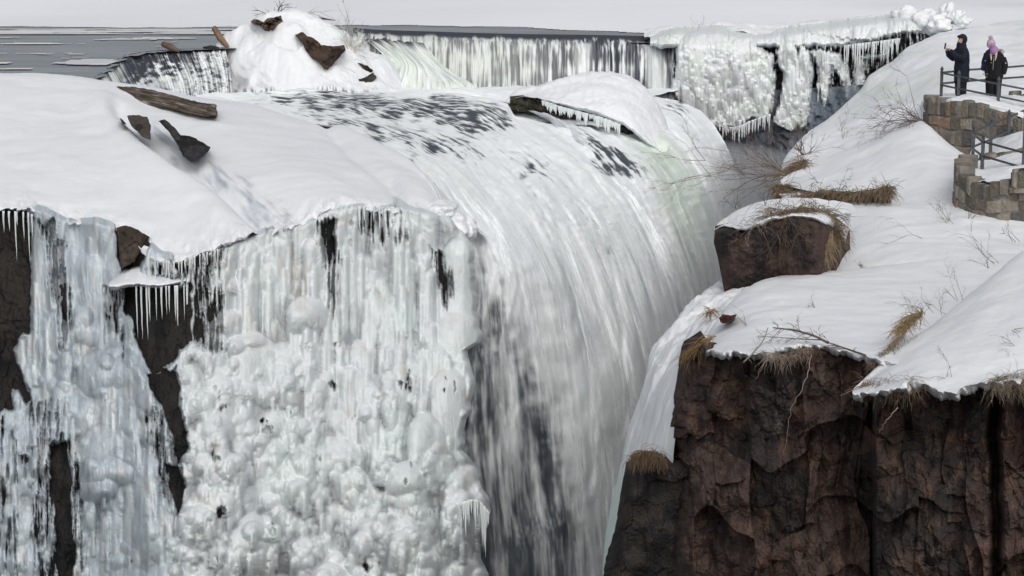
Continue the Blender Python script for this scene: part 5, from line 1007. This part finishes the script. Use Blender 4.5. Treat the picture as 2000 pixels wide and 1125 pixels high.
dome('rock', [(396, 92), (412, 88), (428, 92), (430, 104), (416, 106), (400, 102)], lambda x, y: 76.3, .3, M['wet_rock'], bk, lab='wet black rock at the lip between the left cascade and the islet', seed=25, sc=10)
# ================================================================= plants
def grow(m, p, d, L, r, lv, col, rn, droop=0.0, split=(2, 4), ang=.55, steps=6):
    P = [Vector(p)]; D = Vector(d).normalized()
    for k in range(steps):
        D = (D + Vector((rn.gauss(0, .10), rn.gauss(0, .10), rn.gauss(0, .10) - droop))).normalized(); P.append(P[-1] + D * L / steps)
    m.tube(P, [r * (1 - .75 * k / steps) for k in range(steps + 1)], 4 if lv else 3, col, cap=False)
    if lv > 0:
        for _ in range(rn.randint(*split)):
            k = rn.randint(1, steps); dd = (P[k] - P[k - 1]).normalized(); a = Vector((rn.gauss(0, 1), rn.gauss(0, 1), rn.gauss(0, 1))); a = (a - dd * a.dot(dd)).normalized()
            grow(m, P[k], dd + a * ang, L * rn.uniform(.4, .65), r * .6, lv - 1, col, rn, droop, split, ang, max(3, steps - 2))
def bush(name, base, dirs, L, r, lv, col, lab, cat, seed, n=6, spread=.5, droop=0, split=(2, 4), ang=.6, group=None):
    rn = random.Random(seed); m = MB()
    for k in range(n):
        b = pt(*base) + Vector((rn.gauss(0, .05), rn.gauss(0, .05), -.03)); d = Vector(dirs) + Vector((rn.gauss(0, spread), rn.gauss(0, spread), rn.gauss(0, spread)))
        c = np.array(col) * rn.uniform(.7, 1.3); grow(m, b, d, L * rn.uniform(.6, 1.1), r, lv, tuple(c), rn, droop, split, ang)
    return tag(m.build(name, M['plant']), lab, cat, group)
def tuft(name, line, n, L, col, lab, seed, out=(0, -1, .2), droop=.28, spread=1.0, r=.006, cat='dry grass', yup=0):
    """grass blades rooted along a photo line, arching over and hanging down"""
    rn = random.Random(seed); m = MB(); A = cr(line, 60)
    for _ in range(n):
        q = A[rn.randint(0, 59)]; b = pt(q[0] + rn.gauss(0, 3), q[1] + rn.gauss(0, 2), q[2] + rn.uniform(-.1, .15)); D = (Vector(out) + Vector((rn.gauss(0, spread), rn.gauss(0, spread * .5), rn.gauss(0, spread) + .3))).normalized()
        P = [b]; l = L * rn.uniform(.4, 1.15)
        for k in range(6): D = (D + Vector((rn.gauss(0, .28), rn.gauss(0, .12), rn.gauss(0, .12) - droop * rn.uniform(.6, 1.2)))).normalized(); P.append(P[-1] + D * l / 6)
        c = np.array(col) * rn.uniform(.45, 1.35); m.tube(P, [r * .75, r * .75, r * .7, r * .65, r * .6, r * .45, r * .2], 3, tuple(c), cap=False)
    return tag(m.build(name, M['plant']), lab, cat)
TAN = (.26, .20, .135); TWIG = (.10, .075, .06); GREY = (.16, .13, .115); FROST = (.62, .60, .56)
LEDGE = lambda x, y: ip(x, [(1510, 49.6), (1560, 48.6), (1620, 47.2), (1680, 46.6), (1745, 45.9)])
dome('rock', [(1514, 372), (1530, 362), (1548, 372), (1575, 384), (1600, 376), (1625, 378), (1660, 381), (1700, 378), (1722, 366), (1736, 372), (1741, 397), (1640, 402), (1560, 404), (1516, 396)], LEDGE, .22, M['rock'], RC([.02, .018, .016], [.06, .05, .04]), lab='dark rock ledge matted with dry grass across the slope under the middle snow', seed=31, sc=20)
tuft('grass_tuft', [(1520, 370, 49.1), (1560, 382, 48.2), (1620, 377, 46.9), (1680, 379, 46.3), (1735, 372, 45.7)], 1300, .36, TAN, 'long fringe of dry tan grass hanging under the snow edge of the middle slope', 1, r=.009)
tuft('grass_tuft', [(1516, 370, 49.1), (1532, 364, 49)], 200, .5, TAN, 'dense tan grass clump at the chasm end of the middle slope', 2, r=.008)
tuft('grass_tuft', [(1722, 366, 45.8), (1736, 374, 45.7)], 160, .45, TAN, 'dense golden grass clump at the inner end of the hanging grass fringe', 3, r=.008)
tuft('grass_tuft', [(1500, 424, 39.1), (1560, 412, 39.4), (1600, 412, 39.9), (1630, 432, 40.6), (1628, 470, 40.4)], 900, .55, TAN, 'thick mat of dry tan grass over the top and right side of the brown boulder', 4, r=.007)
tuft('grass_tuft', [(1622, 455, 40), (1610, 490, 39.6)], 300, .6, (.36, .27, .17), 'straight pale grass blades running down the right side of the snow-capped boulder', 5, out=(-.3, -.4, -.5), spread=.25, r=.006)
bush('root_tangle', (1540, 425, 38.8), (0, -.5, -.4), .75, .010, 3, (.09, .065, .05), 'tangle of thin dark roots draped down the face of the snow-capped boulder', 'roots', 6, 14, .7, .12, (2, 4), .9)
bush('root_tangle', (1480, 436, 38.8), (-.2, -.5, -.1), .5, .008, 2, (.22, .17, .14), 'curly bare vine at the left end of the boulder snow cap', 'roots', 8, 8, .7, .12, (2, 4), .9)
tuft('grass_tuft', [(1802, 612, 32.7), (1780, 630, 32.2), (1765, 650, 31.9)], 420, .42, (.36, .27, .15), 'golden grass clump arching out of the gap between the two near snow slabs', 7, out=(-.6, -.6, .3), spread=.25, r=.005)
tuft('grass_tuft', [(1765, 655, 31.8), (1730, 690, 31.3), (1705, 715, 31)], 260, .25, TAN, 'thin line of dry grass along the edge of the lower right snow slab', 17, out=(-.6, -.6, .0), spread=.4, r=.004)
tuft('grass_tuft', [(1682, 752, 30), (1740, 752, 29.4), (1790, 746, 29.1)], 420, .38, (.30, .23, .17), 'dry grass and vines hanging from the tip of the lower right slab', 8, r=.004)
tuft('grass_tuft', [(1940, 745, 28.8), (1975, 742, 28.8), (2010, 738, 28.8)], 420, .4, (.32, .26, .2), 'matted pale grass hanging over the cliff at the right edge', 9, r=.004)
tuft('grass_tuft', [(1500, 690, 31.6), (1540, 696, 31.7), (1580, 680, 31.9)], 200, .32, (.34, .27, .22), 'small bleached grass clump on top of the brown cliff under the branches', 10, out=(-.4, -.6, 0), r=.004)
tuft('grass_tuft', [(1236, 890, 33.4), (1262, 884, 33.4), (1290, 890, 33.4)], 500, .34, (.20, .14, .09), 'brown grass hanging over the top of the dark lower rock beside the fall', 11, droop=.5, r=.005)
tuft('grass_tuft', [(1350, 690, 34), (1385, 665, 33.6), (1398, 655, 33.4)], 160, .5, (.30, .20, .10), 'few long tan grass blades at the left shoulder of the brown cliff', 12, out=(-.8, -.5, -.2), spread=.2, r=.004)
tuft('grass_tuft', [(1392, 604, 37), (1380, 614, 36.9)], 90, .3, (.33, .23, .13), 'tiny dry grass clump on the snow flank left of the boulder', 13, r=.005)
tuft('grass_tuft', [(1560, 330, 53), (1574, 318, 53.2), (1548, 340, 52.8)], 320, .6, TAN, 'brown grass clump on the spur at the edge of the chasm', 14, out=(-.7, -.3, 0), spread=.4, r=.009)
bush('bare_shrub', (1540, 340, 53.5), (-1, -.2, .25), 2.0, .016, 3, (.20, .155, .13), 'bare leafless shrub leaning out over the dark chasm', 'shrub', 21, 12, .32, -.01, (2, 4), .5)
bush('bare_shrub', (1570, 300, 56), (-.5, -.2, .7), 1.0, .012, 3, (.19, .14, .11), 'upright bare shrub on the spur above the brown grass clump', 'shrub', 22, 10, .5, 0, (2, 4), .6)
bush('bare_shrub', (1806, 238, 53.6), (-1, -.3, .45), 1.45, .013, 3, (.17, .14, .125), 'arching leafless shrub left of the curved stone wall', 'shrub', 23, 13, .32, .07, (2, 4), .7)
bush('bare_shrub', (1800, 236, 53.4), (-1, -.3, .0), 1.6, .010, 2, (.13, .10, .085), 'low bare branch trailing over the snow under the arching shrub', 'branch', 24, 2, .1, .02, (3, 5), .5)
bush('frosty_bush', (688, 98, 76.6), (.15, -.2, .7), .9, .018, 3, FROST, 'frost-covered white bush on the right side of the islet', 'bush', 25, 18, .75, .01, (2, 4), .7)
bush('bare_twigs', (682, 60, 77), (0, 0, 1), 1.4, .012, 1, (.22, .19, .17), 'thin upright twigs rising above the frosty bush', 'twigs', 26, 3, .15, 0, (1, 2), .5)
bush('bare_twigs', (540, 40, 77), (0, 0, 1), .9, .022, 2, (.06, .045, .04), 'dark bare branches sprouting from the stump on the islet', 'twigs', 27, 5, .5, .02, (2, 3), .7)
bush('bare_twigs', (590, 28, 77.4), (1, 0, .35), 1.1, .008, 1, (.13, .11, .10), 'fine pale twigs arching over the right crest of the islet', 'twigs', 28, 4, .2, .1, (1, 2), .5)
for i, (x_, y_, Y_, dx_, dz_, L_, lv, lab) in enumerate([
    (1812, 470, 42.3, -1, .35, .9, 3, 'wispy dark seed stalks on the snow right of the boulder'), (1860, 440, 43.6, -.7, .7, .6, 2, 'thin leaning stalk between the boulder and the lower stone wall'),
    (1690, 525, 40.3, -.5, .6, .25, 2, 'tiny dark twig on the snow right below the boulder'), (1950, 512, 35.1, -.8, .9, .8, 2, 'tall thin stalk leaning left at the top of the lower right slab'),
    (1930, 520, 35, -.5, .5, .45, 2, 'dark seedy stalk at the crest of the lower right slab'), (1870, 585, 33.8, -.3, .8, .5, 3, 'dark leafy stalks in the gap between the near snow slabs'),
    (1840, 610, 33.3, -.6, .6, .5, 3, 'dense dark brown stalks beside the golden grass clump'), (1795, 618, 32.6, -.8, .5, .45, 3, 'blackish dried fern above the golden grass clump'),
    (1600, 355, 50, -.3, .6, .35, 2, 'faint twig lying on the middle slope above the grass fringe'), (1640, 372, 48.2, .1, .8, .5, 3, 'purple grey twig cluster above the middle of the grass fringe'), (1720, 365, 47.5, -.4, .6, .3, 2, 'small dark twigs above the golden grass clump of the fringe'),
    (1650, 272, 60, -.1, 1, .5, 2, 'small bare twigs in the dip behind the middle slope'), (1740, 262, 57.5, -1, .1, .5, 2, 'short dry stems on the crest of the middle slope'), (1895, 425, 43.7, .0, .9, .4, 1, 'bare stems at the foot of the lower stone wall'),
    (1985, 470, 41.6, -.4, .8, .5, 1, 'two thin stems below the lower wall at the right edge'), (1985, 690, 29.8, -.3, .5, .3, 3, 'small dark thorny sprig on the lower right slab'),
    (1975, 640, 30.3, .7, -.2, .3, 1, 'single bent twig lying on the lower right slab'), (1850, 735, 29.2, -.5, .6, .3, 2, 'short dead stem near the lip of the lower right slab'), (1460, 640, 34.6, -.5, .7, .4, 1, 'faint curved twig on the front slab above the brown cliff'),
    (1590, 600, 35.6, -.3, .6, .25, 2, 'small grey sprig in the middle of the front slab'), (1560, 480, 39.5, -.7, .3, .5, 2, 'fine hanging twig in front of the boulder face'), (1500, 400, 41, -.4, .9, .4, 2, 'small bare twigs on the boulder snow cap'), (1440, 405, 41.4, -.4, .8, .4, 2, 'twigs at the back edge of the boulder snow cap'),
    (1640, 262, 61, .3, .8, .7, 2, 'pale twigs on the far snow spur'), (1370, 58, 82, -.3, .8, .7, 1, 'thin stick on the crest of the dam'), (668, 240, 56, -.4, .2, .15, 1, 'speck of twig on the snow bank')]):
    bush('dry_stalk', (x_, y_, Y_), (dx_, -.15, dz_), L_, .0045 if Y_ < 38 else .007, lv, (.09, .065, .055), lab, 'twig', 50 + i, 3, .3, .03, (2, 4), .6)
# fallen branches on the cliff edge
def branch(pts, rad, col, lab, seed):
    m = MB(); rn = random.Random(seed); P = [pt(*p) for p in cr(pts, 14)]
    m.tube(P, [rad * (1 - .6 * k / 13) for k in range(14)], 6, col)
    for k in range(2, 13): 
        if rn.random() < .8: grow(m, P[k], (P[k] - P[k - 1]).normalized() + Vector((rn.gauss(0, .6), rn.gauss(0, .2), rn.gauss(0, .6))), .28 * rn.uniform(.4, 1.3), rad * .35, 2, tuple(np.array(col) * rn.uniform(.8, 1.6)), rn, .03)
    return tag(m.build('fallen_branch', M['plant']), lab, 'branch', 'fallen branches on the front slab')
branch([(1618, 670, 31.9), (1590, 656, 32.1), (1550, 645, 32.5), (1510, 640, 32.9)], .024, (.16, .13, .11), 'thickest fallen branch on the snow above the brown cliff', 1)
branch([(1690, 694, 31), (1650, 680, 31.5), (1615, 668, 31.8)], .020, (.12, .095, .08), 'dark branch lying along the cliff edge right of the others', 2)
branch([(1452, 708, 31.6), (1470, 690, 31.6), (1490, 666, 32), (1500, 640, 32.6)], .016, (.26, .23, .20), 'pale bare branch sloping down over the cliff edge', 3)
branch([(1608, 664, 32), (1560, 662, 32.2), (1480, 656, 32.8)], .010, (.10, .075, .065), 'long thin straight branch crossing the snow above the cliff', 4)
for i, (pts, lab) in enumerate([([(1584, 692, 31), (1578, 730, 30.8), (1560, 770, 30.7), (1545, 800, 30.7), (1538, 845, 30.7), (1530, 890, 30.7)], 'long single root hanging down the middle of the brown cliff'), ([(1690, 748, 29.8), (1660, 765, 29.5), (1640, 772, 29.4)], 'pale vine curling left from the tip of the lower right slab'),
        ([(1752, 796, 28.8), (1730, 825, 28.7), (1716, 845, 28.7)], 'short straight root hanging on the brown cliff under the slab'), ([(1504, 690, 31.2), (1490, 715, 31), (1476, 742, 31)], 'thin root hanging at the left top of the brown cliff')]):
    m = MB(); P = [pt(*p) for p in cr(pts, 24)]; rn = random.Random(i); P = [p + Vector((rn.gauss(0, .008), 0, rn.gauss(0, .008))) for p in P]; m.tube(P, [.009 - .006 * k / 23 for k in range(24)], 5, (.24, .18, .15)); tag(m.build('hanging_root', M['plant']), lab, 'root', 'roots hanging on the brown cliff')
# ================================================================= icicles: one of three shapes copied
ICS = []
for k in range(3):
    m = MB(); rn = random.Random(k); z = [0, .12, .3, .5, .7, .85, 1]; m.tube([(rn.gauss(0, .006), rn.gauss(0, .006), -q) for q in z], [.055, .05, .04, .036, .024, .014, .002], 7, (.72, .76, .77))
    o = m.build('icicle', M['ice']); ICS.append(o)
used_ = set()
def icicle(x, y, Y, L, w, lab, grp):
    k = random.randrange(3); src = ICS[k]
    if k in used_: o = src.copy(); COL.objects.link(o)
    else: o = src; used_.add(k)
    o.location = pt(x, y, Y); o.scale = (w, w, L); tag(o, lab, 'icicle', grp)
def fringe(line, n, L0, L1, w, lab, grp):
    A = cr(line, 200)
    for k in range(n):
        q = A[int((k + random.random() * .8) / n * 199)]; icicle(q[0], q[1], q[2] - .05, random.uniform(L0, L1), w * random.uniform(.7, 1.3), lab, grp)
fringe([(1060, 196, 68.6), (1090, 206, 68.4), (1130, 217, 68.2), (1175, 229, 67.9), (1212, 243, 67.7)], 46, .15, .5, 1.0, 'thin icicle in the fringe under the snow cap of the boulder in the rapids', 'icicles under the snow cap')
fringe([(262, 558, 41.7), (300, 558, 41.6), (340, 558, 41.6), (372, 552, 41.8)], 12, .15, 1.4, .4, 'slender icicle hanging in front of the black rock under the snow ledge', 'icicles on the black rock')
fringe([(300, 505, 41.9), (350, 510, 41.8), (376, 500, 41.9), (430, 485, 42.2)], 18, .15, .7, .4, 'short icicle under the snow edge above the small ledge', 'icicles under the snow edge')
fringe([(5, 412, 43.8), (50, 414, 43.8), (66, 420, 43.7)], 7, .2, 1.2, .5, 'icicle in front of the brown rock at the upper left edge', 'icicles at the left edge')
fringe([(860, 1000, 41.3), (890, 985, 41.1), (930, 975, 41.2), (955, 1000, 41.5)], 26, .3, 1.1, .5, 'icicle in the skirt of the rounded ice mound next to the chasm', 'icicles on the ice mound')
fringe([(1405, 244, 78.8), (1435, 248, 78.7), (1465, 236, 78.7), (1505, 222, 78.8)], 24, .25, .75, .9, 'icicle at the ragged foot of the broad frozen columns', 'icicles under the frozen columns')
fringe([(1650, 88, 78.6), (1700, 82, 78.3), (1760, 74, 78)], 34, .15, 1.1, .6, 'icicle under the snow ridge at the right end of the dam', 'icicles under the snow ridge')
fringe([(640, 400, 44.2), (700, 402, 44.3), (780, 404, 44.8)], 12, .15, .6, .6, 'icicle under the rim of the snow bank above the wide frozen fall', 'icicles under the snow bank')
